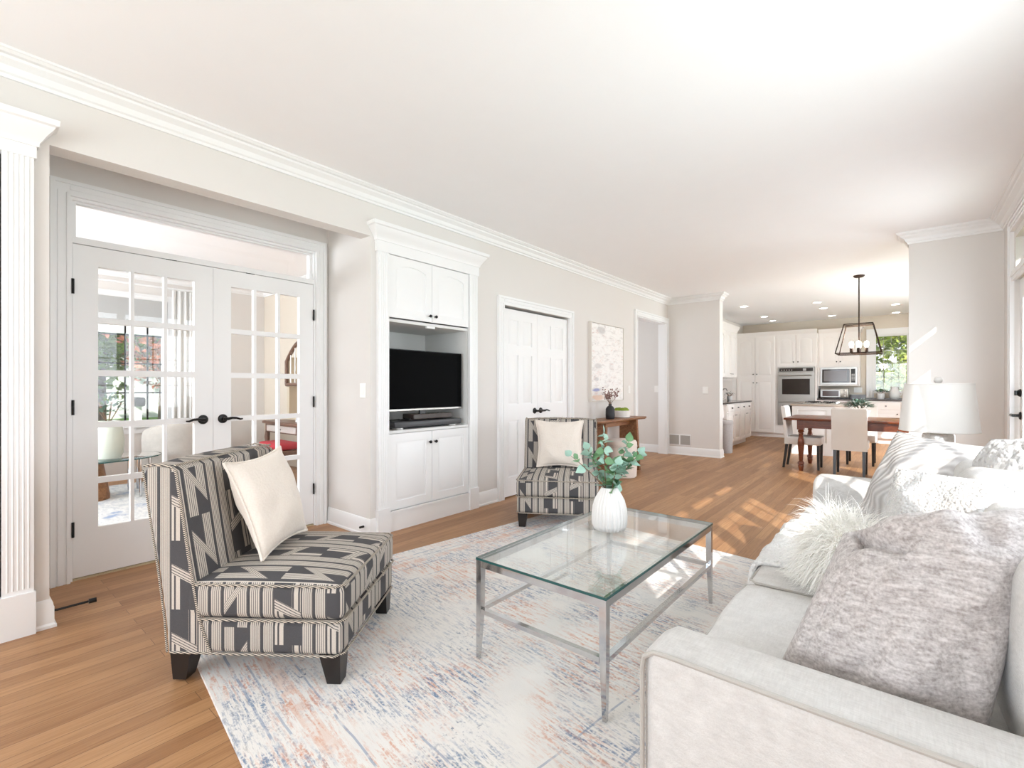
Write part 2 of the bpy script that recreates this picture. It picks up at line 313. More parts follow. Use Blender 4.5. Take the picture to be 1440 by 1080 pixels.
# ------------------------------------------------------------------ mesh helpers
class MB:
    def __init__(s, xf=None): s.bm = bmesh.new(); s.xf = xf or Matrix()
    def p(s, co): return s.bm.verts.new(s.xf @ Vector(co))
    def f(s, vs):
        try: return s.bm.faces.new(vs)
        except ValueError: return None
    def merge(s, b2):
        mp = {}
        for v in b2.verts: mp[v] = s.bm.verts.new(s.xf @ v.co)
        for fc in b2.faces: s.f([mp[v] for v in fc.verts])
        b2.free(); return s
    def box(s, x0, y0, z0, x1, y1, z1, r=0., seg=2):
        if x0 > x1: x0, x1 = x1, x0
        if y0 > y1: y0, y1 = y1, y0
        if z0 > z1: z0, z1 = z1, z0
        b = bmesh.new()
        v = [b.verts.new((x, y, z)) for z in (z0, z1) for (x, y) in ((x0, y0), (x1, y0), (x1, y1), (x0, y1))]
        for q in ((3, 2, 1, 0), (4, 5, 6, 7), (0, 1, 5, 4), (1, 2, 6, 5), (2, 3, 7, 6), (3, 0, 4, 7)): b.faces.new([v[i] for i in q])
        if r > 0:
            r = min(r, .49*min(x1-x0, y1-y0, z1-z0))
            bmesh.ops.bevel(b, geom=list(b.edges), offset=r, segments=seg, profile=.5, affect='EDGES')
        return s.merge(b)
    def loft(s, rings, cap0=True, cap1=True, closed=True):
        R = [[s.p(c) for c in r] for r in rings]; n = len(R[0])
        for a, b in zip(R, R[1:]):
            for i in range(n if closed else n-1):
                j = (i+1) % n; s.f([a[i], a[j], b[j], b[i]])
        if cap0: s.f(R[0][::-1])
        if cap1: s.f(R[-1])
        return s
    def tube(s, pts, rad, n=8, cap=True):
        pts = [Vector(p) for p in pts]; k = len(pts)
        rr = rad if isinstance(rad, (list, tuple)) else [rad]*k
        rings = []; up = None
        for i in range(k):
            t = (pts[min(i+1, k-1)]-pts[max(i-1, 0)]).normalized()
            if up is None:
                up = Vector((0, 0, 1)) if abs(t.z) < .9 else Vector((1, 0, 0))
            a = t.cross(up).normalized(); up = a.cross(t).normalized()
            rings.append([pts[i]+(a*math.cos(2*PI*j/n)+up*math.sin(2*PI*j/n))*rr[i] for j in range(n)])
        return s.loft(rings, cap, cap)
    def lathe(s, prof, c=(0, 0, 0), n=24, cap0=True, cap1=True, rib=None, sx=1., sy=1.):
        rings = []
        for (r, z) in prof:
            ring = []
            for j in range(n):
                a = 2*PI*j/n; q = r*(rib(a, z) if rib else 1)
                ring.append((c[0]+q*math.cos(a)*sx, c[1]+q*math.sin(a)*sy, c[2]+z))
            rings.append(ring)
        return s.loft(rings, cap0, cap1)
    def prism(s, poly, h0, h1, axis='z'):
        g = {'z': lambda a, b, h: (a, b, h), 'y': lambda a, b, h: (a, h, b), 'x': lambda a, b, h: (h, a, b)}[axis]
        return s.loft([[g(a, b, h0) for a, b in poly], [g(a, b, h1) for a, b in poly]])
    def sphere(s, c, r, n=12, m=8, sx=1, sy=1, sz=1):
        pr = [(r*math.sin(PI*(i+.02)/(m+.04)), -r*math.cos(PI*(i+.02)/(m+.04))*sz) for i in range(m+1)]
        return s.lathe(pr, c, n, sx=sx, sy=sy)
    def holes(s, u0, v0, u1, v1, hs, w0, w1, axis):
        """slab u0..u1 x v0..v1 with rectangular holes, w0..w1 thick. axis 'x': u=y v=z w=x; 'y': u=x v=z w=y; 'n': local u,v,w"""
        us = sorted({u0, u1, *[min(max(h[i], u0), u1) for h in hs for i in (0, 2)]}); vs = sorted({v0, v1, *[min(max(h[i], v0), v1) for h in hs for i in (1, 3)]})
        g = {'x': lambda u, v, w: (w, u, v), 'y': lambda u, v, w: (u, w, v), 'n': lambda u, v, w: (u, v, w)}[axis]
        nu, nv = len(us)-1, len(vs)-1
        solid = [[not any(h[0]-1e-6 <= (us[i]+us[i+1])/2 <= h[2]+1e-6 and h[1] <= (vs[j]+vs[j+1])/2 <= h[3] for h in hs) for j in range(nv)] for i in range(nu)]
        V = {}
        def vt(i, j, k):
            if (i, j, k) not in V: V[(i, j, k)] = s.p(g(us[i], vs[j], (w0, w1)[k]))
            return V[(i, j, k)]
        for i in range(nu):
            for j in range(nv):
                if not solid[i][j]: continue
                s.f([vt(i, j, 0), vt(i, j+1, 0), vt(i+1, j+1, 0), vt(i+1, j, 0)]); s.f([vt(i, j, 1), vt(i+1, j, 1), vt(i+1, j+1, 1), vt(i, j+1, 1)])
                if i == 0 or not solid[i-1][j]: s.f([vt(i, j, 0), vt(i, j, 1), vt(i, j+1, 1), vt(i, j+1, 0)])
                if i == nu-1 or not solid[i+1][j]: s.f([vt(i+1, j, 0), vt(i+1, j+1, 0), vt(i+1, j+1, 1), vt(i+1, j, 1)])
                if j == 0 or not solid[i][j-1]: s.f([vt(i, j, 0), vt(i+1, j, 0), vt(i+1, j, 1), vt(i, j, 1)])
                if j == nv-1 or not solid[i][j+1]: s.f([vt(i, j+1, 0), vt(i, j+1, 1), vt(i+1, j+1, 1), vt(i+1, j+1, 0)])
        return s
    def sweep(s, path, prof, closed=False):
        """profile (d outward to the LEFT of travel, z) along a 2D path with mitres"""
        P = [Vector(p) for p in path]; n = len(P); rings = []
        for i in range(n):
            a = (P[i]-P[i-1]).normalized() if (i > 0 or closed) else None
            b = (P[(i+1) % n]-P[i]).normalized() if (i < n-1 or closed) else None
            na = Vector((-a.y, a.x)) if a else None; nb = Vector((-b.y, b.x)) if b else None
            if na and nb:
                m = (na+nb); m = m/m.length_squared*2 if m.length > 1e-6 else na
            else: m = na or nb
            rings.append([(P[i].x+m.x*d, P[i].y+m.y*d, z) for d, z in prof])
        if closed: rings.append(rings[0])
        return s.loft(rings, not closed, not closed)
    def build(s, name, m, parent=None, smooth=True, angle=38, uv=None, mods=None):
        bmesh.ops.recalc_face_normals(s.bm, faces=list(s.bm.faces))
        me = bpy.data.meshes.new(name); s.bm.to_mesh(me); s.bm.free()
        me.materials.append(m)
        if smooth:
            for pl in me.polygons: pl.use_smooth = True
            me.set_sharp_from_angle(angle=math.radians(angle))
        if uv: uv(me)
        o = bpy.data.objects.new(name, me); C.objects.link(o)
        if parent: o.parent = parent
        return o

def frame(o, u, v):
    """local axes: u right, v up, third axis out of the face"""
    u = Vector(u).normalized(); v = Vector(v).normalized(); n = u.cross(v)
    return Matrix(((u.x, v.x, n.x, o[0]), (u.y, v.y, n.y, o[1]), (u.z, v.z, n.z, o[2]), (0, 0, 0, 1)))

def thing(name, label, cat, loc=(0, 0, 0), rotz=0., group=None):
    o = bpy.data.objects.new(name, None); o.empty_display_size = .1; C.objects.link(o)
    o.location = loc; o.rotation_euler = (0, 0, rotz); o['label'] = label; o['category'] = cat
    if group: o['group'] = group
    return o
def tag(o, label, cat, group=None):
    o['label'] = label; o['category'] = cat
    if group: o['group'] = group
    return o
def struct(o): o['kind'] = 'structure'; return o
def dup(root, loc=None, rotz=None, label=None, parent=None, cat=None):
    r = root.copy(); C.objects.link(r)
    if parent is not None: r.parent = parent
    if loc is not None: r.location = loc
    if rotz is not None: r.rotation_euler = (0, 0, rotz)
    if label: r['label'] = label
    for ch in list(root.children): dup(ch, parent=r)
    return r

def pillow_mesh(bl, br, tr, tl, T, mat_, name, parent, pinch=.10, n=26, sag=0., lump=.012, seed=0, power=.55, flip=1, creases=()):
    """stuffed pillow over four corners; T full thickness"""
    bl, br, tr, tl = map(Vector, (bl, br, tr, tl)); mb = MB()
    nor = ((br-bl).cross(tl-bl)).normalized()*flip
    def pt(a, b, side):
        u, v = a*2-1, b*2-1
        pu = u*(1-pinch*(1-v*v)*abs(u)**2*.9); pv = v*(1-pinch*(1-u*u)*abs(v)**2*.9)
        x, y = (pu+1)/2, (pv+1)/2
        q = bl*(1-x)*(1-y)+br*x*(1-y)+tr*x*y+tl*(1-x)*y
        e = max(0, (1-u*u)*(1-v*v))
        h = T/2*e**power
        nn = noise.noise(Vector((u*1.7+seed, v*1.7-seed, side*3.)))*lump+noise.noise(Vector((u*4.+seed, v*4., side*5.+seed)))*lump*.5
        fade = min(1, e*4)
        for (a0, b0, a1, b1, wd, dp) in creases:
            if side < 0: continue
            ex, ey = a1-a0, b1-b0; tt = max(0, min(1, ((a-a0)*ex+(b-b0)*ey)/(ex*ex+ey*ey))); ds = math.hypot(a-a0-tt*ex, b-b0-tt*ey)
            h += dp*math.exp(-(ds/wd)**2)*min(1, e*6)
        q = q+nor*side*(h+nn*fade)
        q.z -= sag*max(0, v)*(1-u*u)
        return q
    idx = {}
    def vv(i, j, side):
        edge = i in (0, n) or j in (0, n)
        k = (i, j, 0 if edge else side)
        if k not in idx: idx[k] = mb.p(pt(i/n, j/n, 0 if edge else side))
        return idx[k]
    for side in (1, -1):
        for i in range(n):
            for j in range(n):
                q = [vv(i, j, side), vv(i+1, j, side), vv(i+1, j+1, side), vv(i, j+1, side)]
                mb.f(q if side == 1 else q[::-1])
    edge = [pt(i/n, 0, 0) for i in range(n)]+[pt(1, j/n, 0) for j in range(n)]+[pt(1-i/n, 1, 0) for i in range(n)]+[pt(0, 1-j/n, 0) for j in range(n)]
    o = mb.build(name, mat_, parent, angle=75)
    return o, edge+edge[:1], pt

def box_uv(me):
    """metric UV by dominant normal: sides use (width or depth, height), tops use (width, depth)"""
    uv = me.uv_layers.new(name='UVMap')
    for pl in me.polygons:
        n = pl.normal; ax = max(range(3), key=lambda i: abs(n[i])+(.15 if i == 1 else 0))
        for li in pl.loop_indices:
            c = me.vertices[me.loops[li].vertex_index].co
            uv.data[li].uv = ((c.y+.31, c.z) if ax == 0 else (c.x, c.z-.07) if ax == 1 else (c.x, -c.y+.2))
# ------------------------------------------------------------------ room shell
XL, XR, CZ, WT = -3.215, .70, 2.71, .12
o = MB().box(-8.3, -3.3, -.12, 1.9, 13.2, 0).build('floor', M['floor']); struct(o)
o = MB().box(-8.3, -3.3, CZ, XR+WT, 6.37, CZ+.2).box(-8.3, 6.37, CZ, 1.72, 13.2, CZ+.2).build('ceiling', M['ceiling']); struct(o)

def wall(name, mb, m='wall'): return struct(mb.build(name, M[m]))
# left wall: built-in, niche, TV unit, closet, doorway
wall('wall_left', MB().holes(-3.0, 0, 8.18, CZ, [(-.86, 0, .255, 2.30), (.347, -1, 2.153, 2.35), (2.245, 0, 3.295, 2.36), (3.736, -1, 4.978, 2.02), (6.92, -1, 8.09, 2.275)], XL-.13, XL, 'x'))
mb = MB(); mb.box(-3.85, .247, 0, XL-.13, .347, CZ); mb.box(-3.85, 2.153, 0, XL-.13, 2.24, CZ)
wall('wall_niche', mb)
wall('wall_niche_back', MB().holes(-2.6, 0, 3.45, CZ, [(.503, -1, 2.037, 2.31)], -3.97, -3.85, 'x'))
mb = MB(); mb.box(-4.0, 3.60, 0, -3.9, 5.12, CZ); mb.box(-3.9, 3.60, 0, XL-.13, 3.70, CZ); mb.box(-3.9, 5.02, 0, XL-.13, 5.12, CZ)
wall('wall_closet', mb)
wall('wall_end', MB().box(-5.1, 8.18, 0, -2.345, 8.36, CZ))
mb = MB(); mb.box(-5.1, 5.12, 0, -5.0, 8.18, CZ); mb.box(-5.0, 5.12, 0, XL-.13, 5.24, CZ)
wall('wall_hall', mb)
wall('wall_wing', MB().box(.03, 6.22, 0, XR+WT, 6.37, CZ))
WINS = [(.19, .88), (.93, 1.62), (1.67, 2.36), (2.40, 3.08)]

SILL = lambda a: 1.58 if a < .5 else .42  # first window's unseen sill is raised to keep sun off the taupe pillow
hl = [(a, SILL(a), b, 1.96) for a, b in WINS]+[(a, 2.10, b, 2.40) for a, b in WINS]
DY0, DY1 = 4.58, 5.70
wall('wall_right', MB().holes(-3.0, 0, 6.22, CZ, hl+[(DY0, -1, DY1, 2.06), (DY0+.06, 2.12, DY1-.06, 2.40)], XR, XR+WT, 'x'))
wall('wall_back', MB().holes(XL, 0, XR, CZ, [(-2.9, .45, .3, 2.4)], -3.12, -3.0, 'y'))  # wide opening added in the unseen wall for fill light
wall('wall_kitchen_left', MB().box(-3.27, 8.36, 0, -3.15, 13.0, CZ))
wall('wall_kitchen_back', MB().holes(-3.27, 0, 1.7, CZ, [(-.52, 1.04, .62, 2.29)], 12.95, 13.07, 'y'), 'wall_cream')
wall('wall_kitchen_right', MB().holes(6.37, 0, 12.95, CZ, [(7.5, .4, 10.9, 2.2)], 1.6, 1.72, 'x'), 'wall_cream')  # opening added out of view to light the kitchen
# the room behind the french doors
wall('wall_front_window', MB().holes(-2.6, 0, 3.45, CZ, [(-.6, .66, 2.03, 2.34)], -8.02, -7.9, 'x'))
wall('wall_front_side', MB().box(-7.9, 3.33, 0, -3.97, 3.45, CZ), 'wall_cream')
wall('wall_front_near', MB().box(-7.9, -2.6, 0, -3.97, -2.48, CZ))

CROWN = [(0, -.108), (.012, -.108), (.014, -.092), (.024, -.086), (.034, -.068), (.036, -.060), (.050, -.050), (.066, -.040), (.070, -.028), (.084, -.024), (.094, -.014), (.1, -.012), (.1, 0), (0, 0)]
crown = [(d, z+CZ) for d, z in CROWN]
BASEB = [(0, 0), (.024, 0), (.024, .014), (.016, .022), (.016, .098), (.013, .108), (.012, .118), (.006, .132), (0, .136)]
path = [(-2.345, 8.36), (-2.345, 8.18), (XL, 8.18), (XL, -3.0), (XR, -3.0), (XR, 6.22), (.03, 6.22), (.03, 6.37)]
struct(MB().sweep(path, crown).build('trim_1', M['trim'], angle=25))
mb = MB(); mb.sweep([(-7.9, -2.48), (-3.97, -2.48), (-3.97, 3.33), (-7.9, 3.33)], crown)
struct(mb.sweep([(-7.9, 3.33), (-7.9, -2.48)], crown).build('trim_2', M['trim'], angle=25))
mb = MB()
mb.sweep([(XL, 2.205), (XL, 2.153), (-3.835, 2.153)], BASEB); mb.sweep([(-3.835, .347), (XL, .347), (XL, .292)], BASEB)
mb.sweep([(XL, 3.645), (XL, 3.336)], BASEB); mb.sweep([(XL, 6.82), (XL, 5.08)], BASEB)
struct(mb.build('baseboard_left', M['trim'], angle=25))
mb = MB(); mb.sweep([(-2.345, 8.36), (-2.345, 8.18), (XL+.02, 8.18)], BASEB); mb.sweep([(XL-.13, 8.18), (-5.0, 8.18)], BASEB)
struct(mb.build('baseboard_end', M['trim'], angle=25))
mb = MB(); mb.sweep([(XR, 6.22), (.03, 6.22), (.03, 6.37)], BASEB); mb.sweep([(XR, -3.), (XR, 4.45)], BASEB); mb.sweep([(XR, 5.80), (XR, 6.19)], BASEB)
struct(mb.build('baseboard_right', M['trim'], angle=25))

def casing(mb, w, h, cw=.09, t=.02, sill=0, z0=0.):
    """door or window casing round an opening 0..w, z0..h in a face frame"""
    def leg(u0, u1, out):
        mb.box(u0, z0, 0, u1, h+cw, t); a, b = (u0, u0+.022) if out < 0 else (u1-.022, u1)
        mb.box(a, z0, t, b, h+cw, t+.012); m = (u0+u1)/2
        mb.box(m-.012, z0, t, m+.012, h+.02, t+.006)
        c, d = (u1-.016, u1) if out < 0 else (u0, u0+.016); mb.box(c, z0, t, d, h+.016, t+.007)
    leg(-cw, 0, -1); leg(w, w+cw, 1)
    mb.box(0, h, 0, w, h+cw, t); mb.box(-cw+.022, h+cw-.022, t, w+cw-.022, h+cw, t+.012); mb.box(0, h, t, w, h+.016, t+.007); mb.box(0, h+.034, t, w, h+.056, t+.006)
    if sill: mb.box(-cw-.02, z0-.03, 0, w+cw+.02, z0, .06); mb.box(-cw, z0-.11, 0, w+cw, z0-.03, .02)
    return mb

# ---- french doors with transom
def lever(parent, m, loc, dirn, name='handle', n=(1, 0, 0), up=(0, 0, 1)):
    """round rose and a curved lever; dirn +1/-1 along the face's u axis"""
    u = Vector(up).cross(Vector(n))
    b = MB(frame(loc, u, up))
    b.lathe([(.033, 0), (.033, .004), (.028, .011), (.012, .014), (.011, .045)], n=20)
    k = dirn
    b.tube([(0, 0, .045), (.02*k, 0, .05), (.045*k, .006, .05), (.075*k, .004, .05), (.1*k, -.006, .05), (.118*k, -.004, .048)], [.011, .011, .009, .008, .007, .005], 8)
    return b.build(name, m, parent)

fd = struct(casing(MB(frame((-3.85, .503, 0), (0, 1, 0), (0, 0, 1))), 1.534, 2.31, .088).build('trim_3', M['trim']))
mb = MB()
for y0, y1 in ((.503, .515), (2.025, 2.037)): mb.box(-3.97, y0, 0, -3.85, y1, 2.31)
mb.box(-3.97, .515, 2.295, -3.85, 2.025, 2.31); mb.box(-3.97, .515, 2.036, -3.846, 2.025, 2.07)
struct(mb.build('trim_4', M['trim']))
mb = MB(); mb.box(-3.90, .515, 2.07, -3.895, 2.025, 2.295)
wn = struct(mb.build('window_1', M['glass']))
mb = MB(frame((-3.91, .515, 2.07), (0, 1, 0), (0, 0, 1))); mb.holes(0, 0, 1.51, .225, [(.02, .012, 1.49, .213)], 0, .03, 'n'); mb.build('window_frame', M['trim'], wn)
struct(MB().box(-3.97, .515, 0, -3.85, 2.025, .012).build('trim_5', M['saddle']))
def french(name, y0, y1, hinge, dirn):
    W = y1-y0; H = 2.016; z0 = .016
    rows = [(.285, .557), (.592, .899), (.935, 1.220), (1.259, 1.549), (1.585, 1.897)]
    lo = .117; cw = .160; gp = (W-2*lo-3*cw)/2
    hs = [(lo+i*(cw+gp), a, lo+i*(cw+gp)+cw, b) for i in range(3) for a, b in rows]
    F = frame((-3.895, y0, z0), (0, 1, 0), (0, 0, 1))
    d = struct(MB(F).holes(0, 0, W, H, hs, 0, .04, 'n').build(name, M['trim']))
    mb = MB(F)
    for a, b, c, e in hs: mb.box(a-.004, b-.004, .018, c+.004, e+.004, .021)
    mb.build('glass_pane', M['glass_door'], d)
    lever(d, M['black'], (-3.855, hinge, .937), dirn)
    for z in (.31, 1.045, 1.775):
        yy = y0 if dirn < 0 else y1
        MB().tube([(-3.846, yy, z-.045), (-3.846, yy, z+.045)], .007, 8).build('hinge', M['black'], d)
    MB().box(-3.86, hinge+dirn*.19-.03, z0+H+.001, -3.849, hinge+dirn*.19+.03, z0+H+.004).build('roller_catch', M['black'], d)
    return d
french('door_1', .517, 1.269, 1.205, -1); french('door_2', 1.271, 2.023, 1.332, 1)

# ---- closet doors
def panel_door(name, y0, y1, z1, x, lv, dirn):
    W = y1-y0; H = z1-.012; F = frame((x, y0, .012), (0, 1, 0), (0, 0, 1))
    s_ = .10; m_ = .08; pw = (W-2*s_-m_)/2
    rows = [(.20, .80), (.97, 1.50), (1.60, H-.11)]
    hs = [(s_+i*(pw+m_), a, s_+i*(pw+m_)+pw, b) for i in (0, 1) for a, b in rows]
    mb = MB(F); mb.box(0, 0, 0, W, H, .026); mb.holes(0, 0, W, H, hs, .026, .035, 'n')
    for a, b, c, e in hs:
        q = lambda k, h: [(a+k, b+k, h), (c-k, b+k, h), (c-k, e-k, h), (a+k, e-k, h)]
        mb.loft([q(.012, .026), q(.035, .033)], False, True)
    d = struct(mb.build(name, M['trim'], angle=20))
    lever(d, M['black'], (x+.035, lv, .90), dirn)
    return d
panel_door('door_3', 3.740, 4.355, 1.995, -3.262, 4.30, 1); d4 = panel_door('door_4', 4.359, 4.974, 1.995, -3.262, 4.415, 1)
struct(casing(MB(frame((XL, 3.736, 0), (0, 1, 0), (0, 0, 1))), 1.242, 2.02, .09).build('trim_6', M['trim']))
struct(casing(MB(frame((XL, 6.92, 0), (0, 1, 0), (0, 0, 1))), 1.165, 2.275, .09).build('trim_7', M['trim']))
mb = MB(); mb.box(XL-.13, 6.92, 0, XL, 6.932, 2.275); mb.box(XL-.13, 8.078, 0, XL, 8.09, 2.275); mb.box(XL-.13, 6.932, 2.263, XL, 8.078, 2.275)
struct(mb.build('trim_8', M['trim']))

# ---- right wall windows and patio door
for i, (a, b) in enumerate(WINS):
    F = frame((XR+.08, b, 0), (0, -1, 0), (0, 0, 1)); W = b-a
    z0 = SILL(a); mb = MB(F); mb.holes(0, z0, W, 1.96, [(.02, z0+.02, W-.02, 1.94)], 0, .03, 'n'); mb.holes(0, 2.10, W, 2.40, [(.02, 2.12, W-.02, 2.38)], 0, .03, 'n')
    wn = struct(mb.build('window_%d' % (i+2), M['trim']))
    MB(F).holes(.02, z0+.02, W-.02, 1.94, [], .015, .0151, 'n').build('glass_pane', M['glass'], wn)
    mb = MB(F); mb.box(W/2-.007, z0+.02, .012, W/2+.007, 1.94, .026)
    for z in ((.82, 1.19, 1.57) if z0 < 1 else (1.76,)): mb.box(.02, z-.007, .012, W-.02, z+.007, .026)
    mb.build('muntin', M['trim'], wn)
mb = MB(frame((XR, 3.08, 0), (0, -1, 0), (0, 0, 1))); casing(mb, 2.89, 2.40, .09, .02, 1, .42)
for a, b in ((.88, .93), (1.62, 1.67), (2.36, 2.40)): mb.box(3.08-b, .42, 0, 3.08-a, 2.40, .012)
for a, b in WINS: mb.box(3.08-b, 1.96, 0, 3.08-a, 2.10, .012)
mb.box(3.08-.88, .42, 0, 3.08-.19, 1.58, .012)
struct(mb.build('trim_9', M['trim']))
mb = MB(frame((XR, DY1, 0), (0, -1, 0), (0, 0, 1))); casing(mb, DY1-DY0, 2.46, .085)
mb.box(0, 2.05, -.005, DY1-DY0, 2.13, .018); mb.box(0, 2.08, .018, DY1-DY0, 2.10, .026)
struct(mb.build('trim_10', M['trim']))
F = frame((XR+.07, DY1-.01, .012), (0, -1, 0), (0, 0, 1)); W = DY1-DY0-.02
mb = MB(F); mb.holes(0, 0, W, 2.036, [(.14, .22, W-.14, 1.87)], 0, .042, 'n')
dr = struct(mb.build('door_5', M['trim']))
MB(F).box(.14, .22, .018, W-.14, 1.87, .021).build('glass_pane', M['glass'], dr)
mb = MB(F); mb.box(W/2-.008, .22, .01, W/2+.008, 1.87, .034)
for z in (.63, 1.04, 1.46): mb.box(.14, z-.008, .01, W-.14, z+.008, .034)
mb.build('muntin', M['trim'], dr)
lever(dr, M['black'], (XR+.028, DY1-.075, .935), -1, n=(-1, 0, 0))
b = MB(frame((XR+.028, DY1-.075, 1.12), (0, -1, 0), (0, 0, 1))); b.lathe([(.032, 0), (.032, .008), (.024, .018), (.008, .02)], n=18); b.box(-.006, -.02, .018, .006, .02, .038, .004)
b.build('deadbolt', M['black'], dr)
F = frame((XR+.09, DY1-.06, 0), (0, -1, 0), (0, 0, 1)); W = DY1-DY0-.12
wn = struct(MB(F).holes(0, 2.12, W, 2.40, [(.03, 2.15, W-.03, 2.37)], 0, .04, 'n').build('window_6', M['trim']))
MB(F).box(.03, 2.15, .018, W-.03, 2.37, .021).build('glass_pane', M['glass'], wn)
# roof overhang outside the right wall; unseen windows added for fill light; kitchen window
struct(MB().box(XR+WT, -3.2, 2.72, XR+.55, 6.4, 2.86).build('roof_overhang', M['siding']))
mb = MB(); mb.holes(-2.9, .45, .3, 2.4, [(-2.85, .5, -1.85, 2.35), (-1.8, .5, -.8, 2.35), (-.75, .5, .25, 2.35)], -3.08, -3.03, 'y')
wn = struct(mb.build('window_7', M['trim'])); MB().box(-2.85, -3.056, .5, .25, -3.053, 2.35).build('glass_pane', M['glass'], wn)  # unseen window added as an opening for the back fill lamp
mb = MB(); mb.holes(7.5, .4, 10.9, 2.2, [(7.55, .45, 8.6, 2.15), (8.65, .45, 9.75, 2.15), (9.8, .45, 10.85, 2.15)], 1.63, 1.68, 'x')
wn = struct(mb.build('window_8', M['trim'])); MB().box(1.654, 7.55, .45, 1.657, 10.85, 2.15).build('glass_pane', M['glass'], wn)  # unseen window added to light the kitchen from its right
F = frame((-.52, 12.99, 1.04), (1, 0, 0), (0, 0, 1))
wn = struct(MB(F).holes(0, 0, 1.14, 1.25, [(.035, .035, .55, 1.215), (.59, .035, 1.105, 1.215)], -.02, .03, 'n').build('window_9', M['trim']))
MB(F).box(.03, .03, .004, 1.11, 1.22, .007).build('glass_pane', M['glass'], wn)
mb = MB(F)
for u in (.163, .292, .42): mb.box(u-.004, .035, 0, u+.004, 1.215, .012)
for v in (.33, .63, .92): mb.box(.035, v-.004, 0, 1.105, v+.004, .012)
mb.build('muntin', M['vent'], wn)
struct(casing(MB(frame((-.52, 12.95, 0), (1, 0, 0), (0, 0, 1))), 1.14, 2.29, .13, .02, 0, .93).build('trim_11', M['trim']))
# front room window
F = frame((-7.96, -.6, .66), (0, 1, 0), (0, 0, 1))
wn = struct(MB(F).holes(0, 0, 2.63, 1.68, [(.05, .05, 1.27, 1.63), (1.36, .05, 2.58, 1.63)], -.02, .05, 'n').build('window_10', M['trim']))
MB(F).box(.05, .05, .006, 2.58, 1.63, .009).build('glass_pane', M['glass'], wn)
mb = MB(F)
for u in (.46, .87, 1.77, 2.18, 2.42): mb.box(u-.009, .05, -.002, u+.009, 1.63, .02)
for v in (.43, .82, 1.2): mb.box(.05, v-.009, -.002, 2.58, v+.009, .02)
mb.build('muntin', M['black'], wn)
struct(casing(MB(frame((-7.9, -.6, 0), (0, 1, 0), (0, 0, 1))), 2.63, 2.34, .08, .02, 1, .66).build('trim_12', M['trim']))
# ------------------------------------------------------------------ cabinet helpers
def off(loc): return Matrix.Translation(-Vector(loc))
def T(x, y, z): return Matrix.Translation((x, y, z))
def raised_door(F, w, h, arch=0., st=.065, t=.02):
    mb = MB(F); mb.box(0, 0, 0, w, h, t*.6)
    for u0, u1 in ((0, st), (w-st, w)): mb.box(u0, 0, t*.6, u1, h, t)
    mb.box(st, 0, t*.6, w-st, st, t)
    n = 11; iw = w-2*st
    def top(u, k): return h-st-arch*min(1., abs((u-w/2)/(iw/2)))**2.2-k
    us = [st+iw*i/(n-1) for i in range(n)]
    if arch:
        A = [(u, top(u, 0)) for u in us]+[(w-st, h), (st, h)]
        mb.loft([[(a, b, t*.6) for a, b in A], [(a, b, t) for a, b in A]], False, True)
    else: mb.box(st, h-st, t*.6, w-st, h, t)
    def ring(k, z):
        lo, hi = st+k, w-st-k; uu = [lo+(hi-lo)*i/(n-1) for i in range(n)]
        return [(lo, st+k, z), (hi, st+k, z)]+[(u, top(u, k), z) for u in uu[::-1]]
    mb.loft([ring(.010, t*.6), ring(.034, t*.95)], False, True)
    return mb
def knob(F, parent, m, r=.014, name='knob'):
    return MB(F).lathe([(.006, 0), (.005, .012), (r*.8, .016), (r, .022), (r*.8, .029), (.002, .031)], n=12).build(name, m, parent)
def cup_pull(F, parent, m, w=.03):
    mb = MB(F); mb.tube([(-w, 0, 0), (-w, 0, .018), (w, 0, .018), (w, 0, 0)], .004, 6); return mb.build('handle', m, parent)
CORN = [(0, 0), (.012, 0), (.014, .018), (.022, .03), (.036, .055), (.058, .085), (.062, .096), (.075, .102), (.078, .128), (0, .128)]
def wallF(y, z, x=XL): return frame((x, y, z), (0, 1, 0), (0, 0, 1))
def pilaster(F, w, z0, z1, n=4):
    mb = MB(F); mb.box(0, z0, .002, w, z1, .028)
    st = w/(n+1)
    for i in range(n): mb.tube([(st*(i+.5)+st/2, z0+.02, .027), (st*(i+.5)+st/2, z1-.01, .027)], st*.24, 8)
    mb.box(-.006, 0, .002, w+.006, z0, .04)
    return mb
def cornice(mb, y0, y1, z, x, proj=0.):
    return mb.sweep([(x-.028, y1), (x, y1), (x, y0), (x-.028, y0)], [(d, zz+z) for d, zz in CORN])

# ------------------------------------------------------------------ built-in TV cabinet
L = (XL, 2.77, 0)
tv = thing('built_in_cabinet', 'white built-in wall cabinet with an open television bay, right of the french door alcove', 'cabinet', L)
O = off(L)
mb = MB(O)
mb.box(-3.845, 2.25, .155, -3.83, 3.29, 2.32); mb.box(-3.83, 2.25, .155, XL-.004, 2.306, 2.32); mb.box(-3.83, 3.22, .155, XL-.004, 3.29, 2.32)
mb.box(-3.83, 2.306, .79, XL+.012, 3.22, .812); mb.box(-3.83, 2.306, 1.70, XL+.002, 3.22, 1.725); mb.box(-3.83, 2.306, 2.24, XL+.004, 3.22, 2.32); mb.box(-3.83, 2.306, .155, XL-.01, 3.22, .18)
mb.build('carcass', M['niche'], tv)
mb = MB(O); mb.box(XL-.02, 2.25, 0, XL+.026, 3.29, .155); mb.box(XL+.002, 2.312, .145, XL+.034, 3.215, .165); mb.build('plinth', M['cab'], tv)
pilaster(O @ wallF(2.205, 0), .103, .20, 2.30).build('pilaster', M['cab'], tv, angle=30); pilaster(O @ wallF(3.225, 0), .108, .20, 2.30).build('pilaster', M['cab'], tv, angle=30)
mb = MB(O); mb.box(XL+.002, 2.19, 2.24, XL+.034, 3.345, 2.34); cornice(mb, 2.195, 3.34, 2.325, XL+.03); mb.build('cornice', M['cab'], tv, angle=30)
